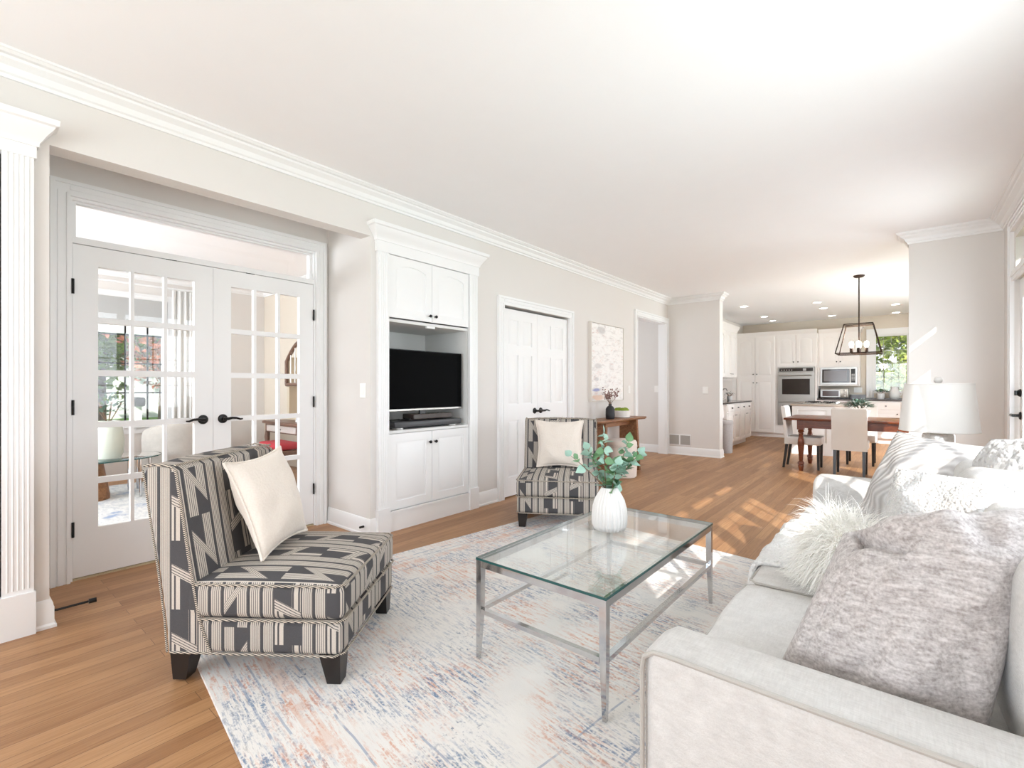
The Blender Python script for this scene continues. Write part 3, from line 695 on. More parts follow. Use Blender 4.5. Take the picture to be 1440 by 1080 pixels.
for y0, y1, z0, z1, arch, kz, ky in ((2.312, 2.762, 1.735, 2.236, .034, .05, 1), (2.766, 3.216, 1.735, 2.236, .034, .05, -1), (2.312, 2.762, .172, .786, 0, .52, 1), (2.766, 3.216, .172, .786, 0, .52, -1)):
    d = raised_door(O @ wallF(y0, z0, XL-.002), y1-y0, z1-z0, arch).build('door', M['cab'], tv, angle=20)
    knob(O @ wallF(y1-.03 if ky > 0 else y0+.03, z0+kz, XL+.018), d, M['black'])
MB(O).box(XL-.02, 2.72, 1.682, XL+.004, 2.81, 1.70).build('catch', M['cab'], tv)

L = (-3.32, 2.757, .812)
t = thing('television', 'black flat-screen television standing in the open bay of the white built-in cabinet', 'television', L); O = off(L)
mb = MB(O); mb.box(-3.30, 2.322, .965, -3.262, 3.19, 1.487, .004, 1); b = mb.build('body', M['black_plastic'], t)
MB(O).box(-3.262, 2.332, .985, -3.2605, 3.182, 1.48).build('screen', M['screen'], t)
MB(O).box(-3.2620, 2.325, .966, -3.2580, 3.188, .983, .002, 1).build('bottom_bezel', M['steel'], t)
mb = MB(O); mb.box(-3.30, 2.70, .90, -3.28, 2.76, .98); mb.box(-3.42, 2.56, .878, -3.265, 2.96, .886, .004, 1); mb.box(-3.34, 2.58, .886, -3.28, 2.94, .90)
mb.build('stand', M['black_plastic'], t)
L = (-3.36, 2.78, .812)
sb = thing('sound_base', 'flat grey-black sound base under the cable box, in the television bay', 'speaker', L); O = off(L)
MB(O).box(-3.50, 2.40, .826, -3.235, 3.16, .876, .008, 2).build('body', M['dark_box'] if False else plain('charcoal_plastic', (.06, .06, .064), .4), sb)
for y in (2.47, 3.08): MB(O).lathe([(.05, 0), (.05, .014)], (-3.29, y, .812), 16).build('foot', M['steel_light'], sb)
L = (-3.33, 2.83, .886)
cb = thing('cable_box', 'small brown-black set-top box lying on the sound base below the television', 'box', L); O = off(L)
MB(O).box(-3.40, 2.60, .888, -3.243, 3.05, .935, .006, 1).build('body', M['dark_box'], cb)
for i in range(3): MB(O).lathe([(.006, 0), (.006, .004)], (-3.30+.012*i, 2.9+.03*i, .934), 8).build('button', M['steel'], cb)
tag(MB(off((-3.44, 2.37, .812))).tube([(-3.46, 2.35, .97), (-3.44, 2.36, .90), (-3.40, 2.40, .886), (-3.36, 2.47, .886), (-3.38, 2.55, .888)], .005, 6).build('television_cable', M['black_plastic']), 'thin black cable hanging at the left end of the television bay', 'cable').location = (-3.44, 2.37, .812)

# ------------------------------------------------------------------ second built-in at the left edge of the view
L = (XL, -.3, 0)
bc = thing('built_in_bookcase', 'white built-in cabinet left of the french doors, cut by the left edge', 'cabinet', L); O = off(L)
mb = MB(O); mb.box(-3.6, -.85, 0, XL-.004, .24, 2.28); mb.build('carcass', M['cab'], bc)
pilaster(O @ wallF(.186, 0), .105, .20, 2.28, 5).build('pilaster', M['cab'], bc, angle=30)
mb = MB(O); mb.box(XL+.002, -.85, 2.255, XL+.034, .30, 2.33); cornice(mb, -.88, .296, 2.31, XL+.03); mb.build('cornice', M['cab'], bc, angle=30)
MB(O).box(XL-.01, -.85, 0, XL+.03, .184, .19).build('plinth', M['cab'], bc)
for z0, z1 in ((.20, .795), (.80, 1.40), (1.408, 2.245)):
    d = raised_door(O @ wallF(-.33, z0, XL-.002), .505, z1-z0).build('door', M['cab'], bc, angle=20)
    d2 = raised_door(O @ wallF(-.845, z0, XL-.002), .51, z1-z0).build('door', M['cab'], bc, angle=20)
MB(O).box(XL-.001, .1765, .2, XL+.003, .1845, 2.245).build('shadow_gap', M['dark_gap'], bc)

# ------------------------------------------------------------------ small wall things
def plate(name, label, cat, F, w=.072, h=.116, n=1):
    mb = MB(F); mb.box(-w/2, -h/2, 0, w/2, h/2, .006, .003, 1)
    o = mb.build(name, M['plate']); tag(o, label, cat)
    for i in range(n):
        u = (i-(n-1)/2)*.046
        MB(F).box(u-.016, -.033, .006, u+.016, .033, .010, .002, 1).build('rocker', M['plate'], o)
    return o
plate('light_switch', 'white light switch on the alcove side wall, between french doors and television cabinet', 'switch', frame((-3.315, 2.153, 1.14), (1, 0, 0), (0, 0, 1)), .08)
plate('light_switch', 'white light switch on the wall between the canvas painting and the open doorway', 'switch', wallF(6.66, 1.13))
plate('light_switch', 'white switch plate on the grey end wall, above the floor vent grille', 'switch', frame((-2.57, 8.18, 1.115), (1, 0, 0), (0, 0, 1)), .09)
plate('light_switch', 'pale switch plate on the hall wall seen through the open doorway', 'switch', frame((-3.42, 8.18, 1.13), (1, 0, 0), (0, 0, 1)), .075)
plate('light_switch', 'white light switch on the narrow wall beside the patio door handle', 'switch', frame((XR, 5.98, 1.17), (0, -1, 0), (0, 0, 1)), .075)
F = frame((-3.0, 8.18, .255), (1, 0, 0), (0, 0, 1))
v = thing('vent_grille', 'grey double vent grille low on the end wall, above the baseboard', 'vent', (-3.0, 8.18, .255)); O = off((-3.0, 8.18, .255))
MB(O @ F).box(-.19, -.095, 0, .19, .095, .008, .003, 1).build('frame', M['trim'], v)
mb = MB(O @ F)
for k in (-.095, .095):
    mb.box(k-.082, -.08, .006, k+.082, .08, .010)
    for i in range(9): mb.box(k-.08, -.076+.018*i, .009, k+.08, -.066+.018*i, .014)
mb.build('louvre', M['vent'], v)
L = (XL+.02, .34, .07)
ds = thing('door_stop', 'thin black door stop sticking out of the baseboard corner at left', 'door stop', (XL, .365, .075)); O = Matrix()
mb = MB(); mb.tube([(0, 0, 0), (.006, .01, 0), (.01, .13, .002)], .006, 8); mb.build('rod', M['black'], ds)
mb = MB(); mb.tube([(.01, .125, .002), (.012, .155, .002)], .012, 10); mb.build('tip', M['black'], ds)
ds2 = thing('door_stop', 'small black door stop on the baseboard beside the television cabinet, behind the near chair', 'door stop', (-3.27, 2.128, .075))
MB().tube([(0, 0, 0), (0, -.035, 0)], .009, 8).build('rod', M['black'], ds2)

# ------------------------------------------------------------------ painting
def painting_mat():
    q = N('abstract_painting'); g = q.coord('Generated'); s_ = q.n('SeparateXYZ'); q.l(g, s_.inputs[0])
    y, z = s_.outputs['Y'], s_.outputs['Z']
    n1 = q.noise(q.coord('Generated', (1, 2.5, 7)), 3., 5, .7, .8); n2 = q.noise(q.coord('Generated', (1, 4, 12), loc=(3, 1, 2)), 2.4, 5, .7, 1.)
    c = q.mix(q.ramp(n1, [(.5, (0, 0, 0)), (.66, (1, 1, 1))]), (*rgb(244, 242, 240), 1), (*rgb(218, 214, 212), 1))
    c = q.mix(q.math('MULTIPLY', q.ramp(n2, [(.56, (0, 0, 0)), (.66, (1, 1, 1))]), .6), c, (*rgb(226, 200, 192), 1))
    def blob(cy, cz, ry, rz, col, amt, c):
        d = q.math('ADD', q.math('POWER', q.math('DIVIDE', q.math('SUBTRACT', y, cy), ry), 2.), q.math('POWER', q.math('DIVIDE', q.math('SUBTRACT', z, cz), rz), 2.))
        k = q.math('MULTIPLY', q.ramp(q.math('ADD', d, q.math('MULTIPLY', n1, 1.2)), [(.75, (1, 1, 1)), (1.2, (0, 0, 0))]), amt)
        return q.mix(k, c, (*col, 1))
    c = blob(.15, .14, .22, .04, rgb(150, 160, 205), .9, c); c = blob(.2, .04, .35, .06, rgb(236, 208, 188), .9, c)
    c = blob(.3, .92, .22, .09, rgb(178, 176, 176), .55, c); c = blob(.2, .45, .2, .06, rgb(190, 186, 186), .5, c); c = blob(.15, .28, .12, .05, rgb(176, 174, 176), .5, c)
    q.base(c); q.set(Roughness=.8); return q.m
L = (XL, 5.93, 1.5)
a = thing('canvas_painting', 'tall pale abstract canvas on the wall above the wooden console table', 'painting', L); O = off(L)
MB(O).box(XL, 5.48, .985, XL+.035, 6.39, 2.02).build('canvas', painting_mat(), a)
mb = MB(O @ wallF(5.465, .97)); mb.holes(0, 0, .94, 1.065, [(.012, .012, .928, 1.053)], 0, .045, 'n'); mb.build('frame', plain('pale_frame', rgb(222, 216, 208), .5), a)

# ------------------------------------------------------------------ rug
u_ = Vector((.9915, -.13, 0))
HW, HL = 1.22, 1.49
cx = Vector((-2.90, .77, 0))+u_*HW+Vector((.13, .9915, 0))*HL
mb = MB(); mb.box(-HW, -HL, 0, HW, HL, .008, .003, 1)
rug = mb.build('area_rug', rug_mat('distressed_rug', HW, HL)); tag(rug, 'large cream distressed rug with blue and rust motifs under the glass table', 'rug')
rug.location = (cx.x, cx.y, 0); rug.rotation_euler = (0, 0, math.atan2(-.13, .9915))
G = .009

# ------------------------------------------------------------------ slipper chairs
def make_chair(label):
    t = thing('slipper_chair', label, 'chair', group='patterned armless chairs')
    Z = M['zig']
    def soft_box(x0, y0, z0, x1, y1, z1, r, crown=0., sub=10):
        b = bmesh.new(); bmesh.ops.create_cube(b, size=1)
        for vv in b.verts: vv.co = Vector(((x0+x1)/2+vv.co.x*(x1-x0), (y0+y1)/2+vv.co.y*(y1-y0), (z0+z1)/2+vv.co.z*(z1-z0)))
        bmesh.ops.bevel(b, geom=list(b.edges), offset=r, segments=3, profile=.5, affect='EDGES')
        bmesh.ops.subdivide_edges(b, edges=[e for e in b.edges if e.calc_length() > .2], cuts=sub, use_grid_fill=True)
        for vv in b.verts:
            if vv.co.z > (z0+z1)/2+.01 and crown:
                fx = max(0, 1-((vv.co.x-(x0+x1)/2)/((x1-x0)/2))**2); fy = max(0, 1-((vv.co.y-(y0+y1)/2)/((y1-y0)/2))**2)
                vv.co.z += crown*(fx*fy)**.6
        return b
    MB().merge(soft_box(-.335, -.365, .125, .335, .27, .262, .025)).build('seat_base', Z, t, uv=box_uv)
    st = MB().merge(soft_box(-.338, -.372, .262, .338, .26, .40, .03, .035)).build('seat_cushion', Z, t, uv=box_uv)
    # back: side profile swept across the width
    prof = [(.335, .125), (.345, .25), (.372, .45), (.405, .65), (.437, .835), (.425, .858), (.395, .866), (.315, .862), (.290, .845), (.268, .70), (.240, .52), (.215, .38), (.195, .26), (.150, .127)]
    n = 14; mb = MB(); rings = []
    for i in range(n+1):
        k = i/n*2-1; x = .335*k; e = abs(k)**6
        ring = []
        for (y, z) in prof:
            yy, zz = y, z
            if y < .32 and z > .3: yy = y-.022*(1-abs(k)**2.5)+.010*e
            if z > .8: zz = z-.010*e+.006*(1-k*k)
            if y >= .335: yy = y-.012*e
            ring.append((x, yy, zz))
        rings.append(ring)
    bk = mb.loft(rings).build('backrest', Z, t, uv=box_uv, angle=50)
    # twisted-cord piping
    mb = MB()
    for s_ in (-1, 1):
        mb.tube([(s_*.336, .425, .858), (s_*.337, .385, .866), (s_*.337, .325, .860), (s_*.337, .296, .84), (s_*.337, .274, .70), (s_*.337, .246, .52), (s_*.337, .222, .38), (s_*.337, .20, .26), (s_*.337, .155, .128)], .0052, 6)
        mb.tube([(s_*.336, .43, .845), (s_*.336, .40, .65), (s_*.336, .368, .45), (s_*.336, .341, .25), (s_*.336, .332, .128)], .004, 6)
    mb.tube([(-.336, .30, .862), (-.2, .283, .868), (0, .277, .872), (.2, .283, .868), (.336, .30, .862)], .0048, 6)
    mb.build('piping', M['cord'], bk)
    mb = MB()
    def loop(z, x, y0, y1, r): mb.tube([(-x, y1, z), (-x, y0+.03, z), (-x+.03, y0, z), (x-.03, y0, z), (x, y0+.03, z), (x, y1, z)], r, 6)
    loop(.396, .337, -.370, .215, .0052); loop(.262, .341, -.375, .20, .0048); loop(.128, .337, -.367, .32, .0046)
    mb.build('piping', M['cord'], st)
    for sx in (-1, 1):
        for y, k in ((-.315, -1), (.285, 1)):
            x = sx*.285; mb = MB()
            sq = lambda h, z, dx, dy: [(x+dx-h, y+dy-h, z), (x+dx+h, y+dy-h, z), (x+dx+h, y+dy+h, z), (x+dx-h, y+dy+h, z)]
            mb.loft([sq(.027, G, sx*.004, k*.012), sq(.042, .128, 0, 0)]); mb.build('leg', M['leg_dark'], t, smooth=False)
    return t
ch = make_chair('patterned armless chair nearest the camera, on the rug corner before the french doors')
ch.location = (-2.17, 1.042, 0); ch.rotation_euler = (0, 0, math.atan2(.80, .60)+0)
ch.rotation_euler = (0, 0, math.atan2(.8, -.6))
ch2 = dup(ch, (-2.383, 3.542, 0), math.atan2(.52, .86), 'patterned armless chair farther back, in front of the white closet doors')
def on_chair(c, p):
    a = c.rotation_euler[2]; x, y, z = p
    return (c.location.x+x*math.cos(a)-y*math.sin(a), c.location.y+x*math.sin(a)+y*math.cos(a), z)
def throw_pillow(name, label, c, pts, T_, m, **kw):
    P = [on_chair(c, p) for p in pts]
    L = Vector([sum(q[i] for q in P)/4 for i in range(3)]); L.z = min(q[2] for q in P)
    t = thing(name, label, 'pillow', L, group='cream chair pillows')
    o, edge, _ = pillow_mesh(*[Vector(q)-L for q in P], T_, m, 'cover', t, **kw)
    MB().tube(edge, .006, 6, False).build('piping', m, t)
    return t
# chair-local corner points: bottom-left, bottom-right, top-right, top-left as seen from the front
throw_pillow('throw_pillow', 'cream textured pillow leaning on the near patterned chair', ch, [(-.19, .035, .437), (.225, .045, .442), (.235, .19, .865), (-.215, .185, .85)], .17, M['cream_pillow'], seed=2, pinch=.13)
throw_pillow('throw_pillow', 'cream square pillow propped on the far patterned chair by the closet', ch2, [(-.21, .10, .432), (.215, .10, .432), (.215, .235, .855), (-.235, .235, .855)], .15, M['cream_pillow'], seed=5, pinch=.13)

# ------------------------------------------------------------------ coffee table
L = (-1.105, 2.06, 0)
t = thing('coffee_table', 'rectangular glass coffee table with chrome frame on the rug', 'table', L)
hx, hy, tz, gt = .31, .59, .44, .009
MB().holes(-hx, -hy, hx, hy, [], tz-gt, tz, 'n').build('glass_top', M['table_glass'], t)
mb = MB(); mb.holes(-hx-.0012, -hy-.0012, hx+.0012, hy+.0012, [(-hx, -hy, hx, hy)], tz-gt-.0003, tz+.0003, 'n'); mb.build('glass_rim', M['glass_edge'], t)
mb = MB(); mb.holes(-hx+.0015, -hy+.0015, hx-.0015, hy-.0015, [(-hx+.024, -hy+.024, hx-.024, hy-.024)], tz-.038, tz-gt-.001, 'n'); mb.build('apron', M['chrome'], t, smooth=False)
for sx in (-1, 1):
    for sy in (-1, 1):
        mb = MB(); X, Y = sx*hx, sy*hy
        sq = lambda h, z: [(X, Y, z), (X-sx*h, Y, z), (X-sx*h, Y-sy*h, z), (X, Y-sy*h, z)]
        mb.loft([sq(.015, G), sq(.026, .22), sq(.028, tz-gt-.0008)]); mb.build('leg', M['chrome'], t, smooth=False)
for sx in (-1, 1): MB().box(sx*hx, -hy+.027, .208, sx*(hx-.022), hy-.027, .226).build('stretcher', M['chrome'], t, smooth=False)
for sy in (-1, 1): MB().box(-hx+.027, sy*hy, .208, hx-.027, sy*(hy-.022), .226).build('stretcher', M['chrome'], t, smooth=False)

# vase and eucalyptus
VL = Vector((-1.165, 2.19, tz+.0008))
prof = [(.058, 0), (.075, .006), (.084, .03), (.086, .07), (.082, .115), (.072, .155), (.056, .185), (.044, .205), (.041, .216), (.036, .216), (.036, .19), (.05, .16), (.05, .02)]
mb = MB(); mb.lathe(prof, n=182, rib=lambda a, z: 1+.10*abs(math.cos(a*13))*(1 if .004 < z < .212 else .2)-.05, cap1=True)
tag(mb.build('ribbed_vase', M['white_ceramic'], angle=60), 'white ribbed ceramic vase of eucalyptus standing on the glass coffee table', 'vase').location = VL
rnd = random.Random(11)
def leaf(mb, base, d, up, ln, wd, cup=.15):
    d = d.normalized(); s_ = d.cross(up)
    if s_.length < 1e-3: s_ = Vector((1, 0, 0))
    s_.normalize(); n = s_.cross(d)
    k = 5; L_, R_, Cc = [], [], []
    for i in range(k+1):
        f = i/k; wv = wd*math.sin(PI*min(.999, f**.75))*.5; c = base+d*(ln*f)-n*(cup*ln*f*f)
        L_.append(mb.p(c+s_*wv+n*wv*.25)); R_.append(mb.p(c-s_*wv+n*wv*.25)); Cc.append(mb.p(c))
    for i in range(k):
        mb.f([L_[i], Cc[i], Cc[i+1], L_[i+1]]); mb.f([Cc[i], R_[i], R_[i+1], Cc[i+1]])
stems = [  # lean in camera-facing right/forward axes, height, label
    ((-.03, .00), .275, 'tallest eucalyptus stem rising straight above the ribbed vase'),
    ((.10, .02), .235, 'eucalyptus stem leaning right with two pale leaves at its tip'),
    ((-.20, -.03), .17, 'eucalyptus stem reaching far left in front of the far chair'),
    ((.165, .05), .17, 'lowest right-hand eucalyptus stem drooping over the wooden floor'),
    ((-.10, .06), .19, 'short bushy eucalyptus stem at the left rim of the ribbed vase'),
    ((.03, -.06), .13, 'front eucalyptus stem hanging low over the rim of the ribbed vase')]
cr_, cf_ = Vector((math.cos(math.radians(39.6)), math.sin(math.radians(39.6)), 0)), Vector((-math.sin(math.radians(39.6)), math.cos(math.radians(39.6)), 0))
for k, ((lr, lf), h, lab) in enumerate(stems):
    root = VL+Vector((0, 0, .17))
    t = thing('eucalyptus_stem', lab, 'plant', root, group='eucalyptus stems in the ribbed vase')
    tip = cr_*lr+cf_*lf+Vector((0, 0, h+.04)); s0 = (cr_*lr+cf_*lf).normalized()*.02
    P = [s0*.3, s0+Vector((0, 0, .04)), s0+(tip-s0)*.45+Vector((0, 0, .03)), s0+(tip-s0)*.75+Vector((0, 0, .015)), tip]
    MB().tube(P, [.0028, .0026, .0022, .0018, .001], 6).build('stalk', M['stem'], t)
    mb = MB(); mb2 = MB(); nl = 22 if k != 2 else 7
    for i in range(nl):
        f = (.26 if k != 2 else .55)+(.74 if k != 2 else .45)*i/(nl-1); seg = min(3, int(f*4)); q = P[seg].lerp(P[seg+1], f*4-seg) if f < 1 else P[4]
        ang = i*2.4+k; d = Vector((math.cos(ang), math.sin(ang), rnd.uniform(-.25, .55)))
        if i == nl-1: d = (tip-P[3]).normalized()+Vector((0, 0, .1))
        sz = rnd.uniform(.044, .068)*(1-.22*f)
        leaf(mb if rnd.random() < .72 else mb2, q, d, Vector((rnd.uniform(-1, 1), rnd.uniform(-1, 1), .55)), sz, sz*rnd.uniform(.78, 1.0), rnd.uniform(0, .4))
    mb.build('leaves', M['euca'], t, angle=80); mb2.build('leaves', M['euca2'], t, angle=80)

# ------------------------------------------------------------------ console table and things on it
L = (-3.03, 5.8, 0)
t = thing('console_table', 'brown wooden console table with slab legs against the wall under the canvas', 'table', L); O = off(L)
mb = MB(O); pts = []
for i in range(9): a = -PI/2+PI*i/8; pts.append((-3.03+.17*math.cos(a)*1.0, 0))
# top with softly rounded ends
def rounded(x0, x1, y0, y1, r, n=6):
    P = []
    for cxx, cyy, a0 in ((x1-r, y1-r, 0), (x0+r, y1-r, PI/2), (x0+r, y0+r, PI), (x1-r, y0+r, 1.5*PI)):
        for i in range(n+1): a = a0+PI/2*i/n; P.append((cxx+r*math.cos(a), cyy+r*math.sin(a)))
    return P
mb.loft([[(x*1., y, .712) for x, y in rounded(-3.175, -2.87, 5.14, 6.50, .06)], [(x, y, .728) for x, y in rounded(-3.195, -2.85, 5.12, 6.52, .07)], [(x, y, .745) for x, y in rounded(-3.195, -2.85, 5.12, 6.52, .07)]])
mb.build('tabletop', M['walnut'], t, angle=30)
for y, k in ((5.34, -1), (6.22, 1)):
    mb = MB(O); mb.loft([[(-3.17+dx*.30, y+k*.05+dy*.045, 0) for dx, dy in ((0, 0), (1, 0), (1, 1), (0, 1))], [(-3.15+dx*.26, y+dy*.045, .71) for dx, dy in ((0, 0), (1, 0), (1, 1), (0, 1))]])
    mb.build('leg', M['walnut'], t, smooth=False)
mb = MB(O); mb.box(-3.06, 5.36, .64, -3.0, 6.24, .711); mb.build('apron', M['walnut'], t, smooth=False)
t = thing('bud_vase', 'matte black bottle vase with dried blossom on the wooden console table', 'vase', (-3.0, 5.66, .745))
MB().lathe([(.05, 0), (.058, .01), (.06, .06), (.058, .135), (.04, .165), (.022, .175), (.02, .195), (.024, .2), (.017, .2), (.014, .17)], n=24).build('body', M['black_ceramic'], t)
t = thing('dried_flowers', 'dusty pink dried flower sprigs standing in the black bottle vase', 'flowers', (-3.0, 5.66, .90))
mb = MB(); mb2 = MB()
for i in range(16):
    a = rnd.uniform(0, 2*PI); r = rnd.uniform(.02, .125); tip = Vector((r*math.cos(a), r*math.sin(a), rnd.uniform(.15, .245)))
    mb.tube([(0, 0, 0), (tip.x*.2, tip.y*.2, .06), tip*.7, tip], .0018, 4)
    for j in range(8):
        c = tip*rnd.uniform(.66, 1.03)+Vector((rnd.uniform(-.02, .02), rnd.uniform(-.02, .02), rnd.uniform(-.015, .015))); mb2.sphere(c, rnd.uniform(.006, .011), 6, 4)
mb.build('stalks', M['stem'], t); mb2.build('blossoms', M['dried'], t)
t = thing('planter_bowl', 'white drum bowl beside the black bottle vase on the console table', 'bowl', (-3.02, 6.02, .745))
MB().lathe([(.105, 0), (.118, .01), (.122, .10), (.115, .10), (.11, .02), (.0, .02)], n=32, cap1=False).build('body', M['white_ceramic'], t)
for i, (dx, dy, lab) in enumerate(((-.045, .03, 'farther left'), (.045, -.045, 'nearest camera'), (.03, .06, 'farthest right'), (-.03, -.055, 'left rim'))):
    o = MB().sphere((0, 0, 0), .055, 14, 10).build('moss_ball', M['moss'])
    tag(o, ['green moss ball at the back left of the white drum bowl', 'green moss ball at the front of the white drum bowl', 'green moss ball at the right side of the white drum bowl', 'green moss ball at the near left rim of the white drum bowl'][i], 'moss ball', 'moss balls in the white bowl'); o.location = (-3.02+dx, 6.02+dy, .745+.085)
t = thing('pouf', 'round cream fabric pouf tucked under the wooden console table', 'pouf', (-2.86, 5.70, 0))
MB().lathe([(.18, 0), (.195, .015), (.2, .12), (.2, .395), (.198, .40)], n=36).build('body', M['pouf'], t)
MB().lathe([(.198, .40), (.202, .408), (.2, .45), (.185, .475), (.12, .488), (.0, .49)], n=36).build('lid', M['pouf'], t)
MB().lathe([(.201, .398), (.206, .402), (.201, .407)], n=36, cap0=False, cap1=False).build('piping', M['pouf'], t)
# ------------------------------------------------------------------ sofa
L = (.1, 2.25, 0)
sofa = thing('sofa', 'long off-white linen sofa filling the right foreground, piled with pillows', 'sofa', L); O = off(L)
SF = M['sofa']
MB(O).box(-.40, 1.0, .07, .60, 3.50, .30, .015).build('base', SF, sofa)
def arm(y0, y1, ypipe, fl):
    b = bmesh.new(); x0, x1, z0, z1 = -.432, .60, .07, .622
    prof = []
    def rr(cx, cz, a0, a1, r, n=5): return [(cx+r*math.cos(a0+(a1-a0)*i/n), cz+r*math.sin(a0+(a1-a0)*i/n)) for i in range(n+1)]
    ro, ri = (.012, .06) if fl > 0 else (.06, .012)
    # profile in (y,z): sharp piped outer edge, soft inner edge
    P = [(y0, z0)]+rr(y0+ro, z1-ro, PI, PI/2, ro)+rr(y1-ri, z1-ri, PI/2, 0, ri)+[(y1, z0)]
    mb = MB(O); rings = []
    for x, k in ((x0, .03), (x0+.008, .012), (x0+.03, 0), (x0+.3, 0), (x0+.6, 0), (x1-.02, 0), (x1, .012)):
        ym, zm = (y0+y1)/2, z1
        rings.append([(x, y+(k if y < ym else -k), z-(k if z > .3 else 0)) for y, z in P])
    mb.loft(rings); a = mb.build('arm', SF, sofa, angle=60)
    yo = y0 if fl > 0 else y1; s_ = 1 if fl > 0 else -1
    mb = MB(O); mb.tube([(x0+.006, yo, .07), (x0+.006, yo, .58), (x0+.010, yo, .605), (x0+.030, yo+.003*s_, .618), (x0+.06, yo+.003*s_, .620), (x1, yo+.003*s_, .620)], .0055, 8); mb.build('piping', M['sofa_pipe'], a)
    yi = y1 if fl > 0 else y0
    return a
arm(.945, 1.13, .95, 1); arm(3.365, 3.55, 3.55, -1)
MB(O).box(.40, .96, .07, .62, 3.54, .80, .04, 3).build('back_frame', SF, sofa)
ys = [1.135, 1.885, 2.63, 3.36]
def cushion(x0, y0, z0, x1, y1, z1, r, crown, name, axis='z', lump=.006):
    b = bmesh.new(); bmesh.ops.create_cube(b, size=1)
    for v in b.verts: v.co = Vector(((x0+x1)/2+v.co.x*(x1-x0), (y0+y1)/2+v.co.y*(y1-y0), (z0+z1)/2+v.co.z*(z1-z0)))
    bmesh.ops.bevel(b, geom=list(b.edges), offset=r, segments=4, profile=.5, affect='EDGES')
    bmesh.ops.subdivide_edges(b, edges=[e for e in b.edges if e.calc_length() > .2], cuts=12, use_grid_fill=True)
    cxx, cy, cz = (x0+x1)/2, (y0+y1)/2, (z0+z1)/2
    for v in b.verts:
        fx, fy, fz = [max(0, 1-(q/h)**2) for q, h in ((v.co.x-cxx, (x1-x0)/2), (v.co.y-cy, (y1-y0)/2), (v.co.z-cz, (z1-z0)/2))]
        if axis == 'z' and v.co.z > cz: v.co.z += crown*(fx*fy)**.6
        if axis == 'x':
            v.co.x += (-1 if v.co.x < cxx else 1)*crown*(fy*fz)**.6
            if v.co.z > cz: v.co.z += .02*fy-.0
        v.co += Vector((noise.noise(v.co*3.1), noise.noise(v.co*3.3+Vector((5, 0, 0))), noise.noise(v.co*3.7)))*lump
    mb = MB(O).merge(b); o = mb.build(name, SF, sofa, angle=70); return o
for a, b in zip(ys, ys[1:]):
    c = cushion(-.452, a+.004, .30, .20, b-.004, .462, .032, .016, 'seat_cushion')
    mb = MB(O); mb.tube([(.15, a+.014, .455), (-.42, a+.014, .455), (-.441, a+.036, .455), (-.441, b-.036, .455), (-.42, b-.014, .455), (.15, b-.014, .455)], .005, 6); mb.build('piping', M['sofa_pipe'], c)
for i, (a, b) in enumerate(zip(ys, ys[1:])):
    c = cushion(.17, a+.006, .46, .40, b-.006, .862, .06, .035, 'back_cushion', 'x', .010)
for x in (-.36, .55):
    for y in (1.02, 3.47): MB(O).lathe([(.018, 0), (.026, .07)], (x, y, 0), 12).build('leg', M['leg_dark'], sofa)

# ------------------------------------------------------------------ throw blanket on the far seat
L = (-.3, 2.45, .48); O = off(L)
t = thing('throw_blanket', 'white fleecy throw draped over the front edge of the sofa seat behind the furry pillow', 'blanket', L)
mb = MB(O); nu, nv = 40, 30; y0, y1 = 2.06, 2.84
def seat_top(x, y):
    z = .462
    for a, b in zip(ys, ys[1:]):
        if a <= y <= b: z += .016*(max(0, 1-((x+.126)/.326)**2)*max(0, 1-((y-(a+b)/2)/((b-a)/2))**2))**.6
    return z+.006
def tp(u, v):
    s_ = u*1.02; y = y0+(y1-y0)*v+.02*math.sin(u*5+v*3)
    # path: back of seat -> front edge -> down
    if s_ < .50: x = .08-s_; z = seat_top(x, y)
    elif s_ < .60: a = (s_-.50)/.10*PI/2; x, z = -.42-.04*math.sin(a), .428+.041*math.cos(a)
    else: x, z = -.460+.008*math.sin(v*18)*(s_-.6), .428-(s_-.60)
    nn = noise.noise(Vector((u*5, v*5, 1.)))*.014+noise.noise(Vector((u*14, v*14, 7.)))*.006
    return (x-(nn if s_ > .55 else 0)-.012, y, z+(abs(nn)*.8+.004 if s_ < .6 else 0))
R = [[mb.p(tp(i/nu, j/nv)) for j in range(nv+1)] for i in range(nu+1)]
for i in range(nu):
    for j in range(nv): mb.f([R[i][j], R[i+1][j], R[i+1][j+1], R[i][j+1]])
o = mb.build('cloth', M['throw'], t, angle=80); m = o.modifiers.new('thick', 'SOLIDIFY'); m.thickness = .022; m.offset = 0
mb = MB(O); mb.tube([tp(i/nu, 0) for i in range(nu+1)], .009, 6); mb.build('hem', M['throw'], t)

# ------------------------------------------------------------------ sofa pillows
def sofa_pillow(name, label, pts, T_, m, pipe=None, **kw):
    P = [Vector(p) for p in pts]; L = sum(P, Vector())/4; L.z = min(p.z for p in P)
    t = thing(name, label, 'pillow', L)
    o, edge, fn = pillow_mesh(*[p-L for p in P], T_, m, 'cover', t, **kw)
    if pipe: MB().tube(edge, .005, 6, False).build('seam', pipe, t)
    return t, fn
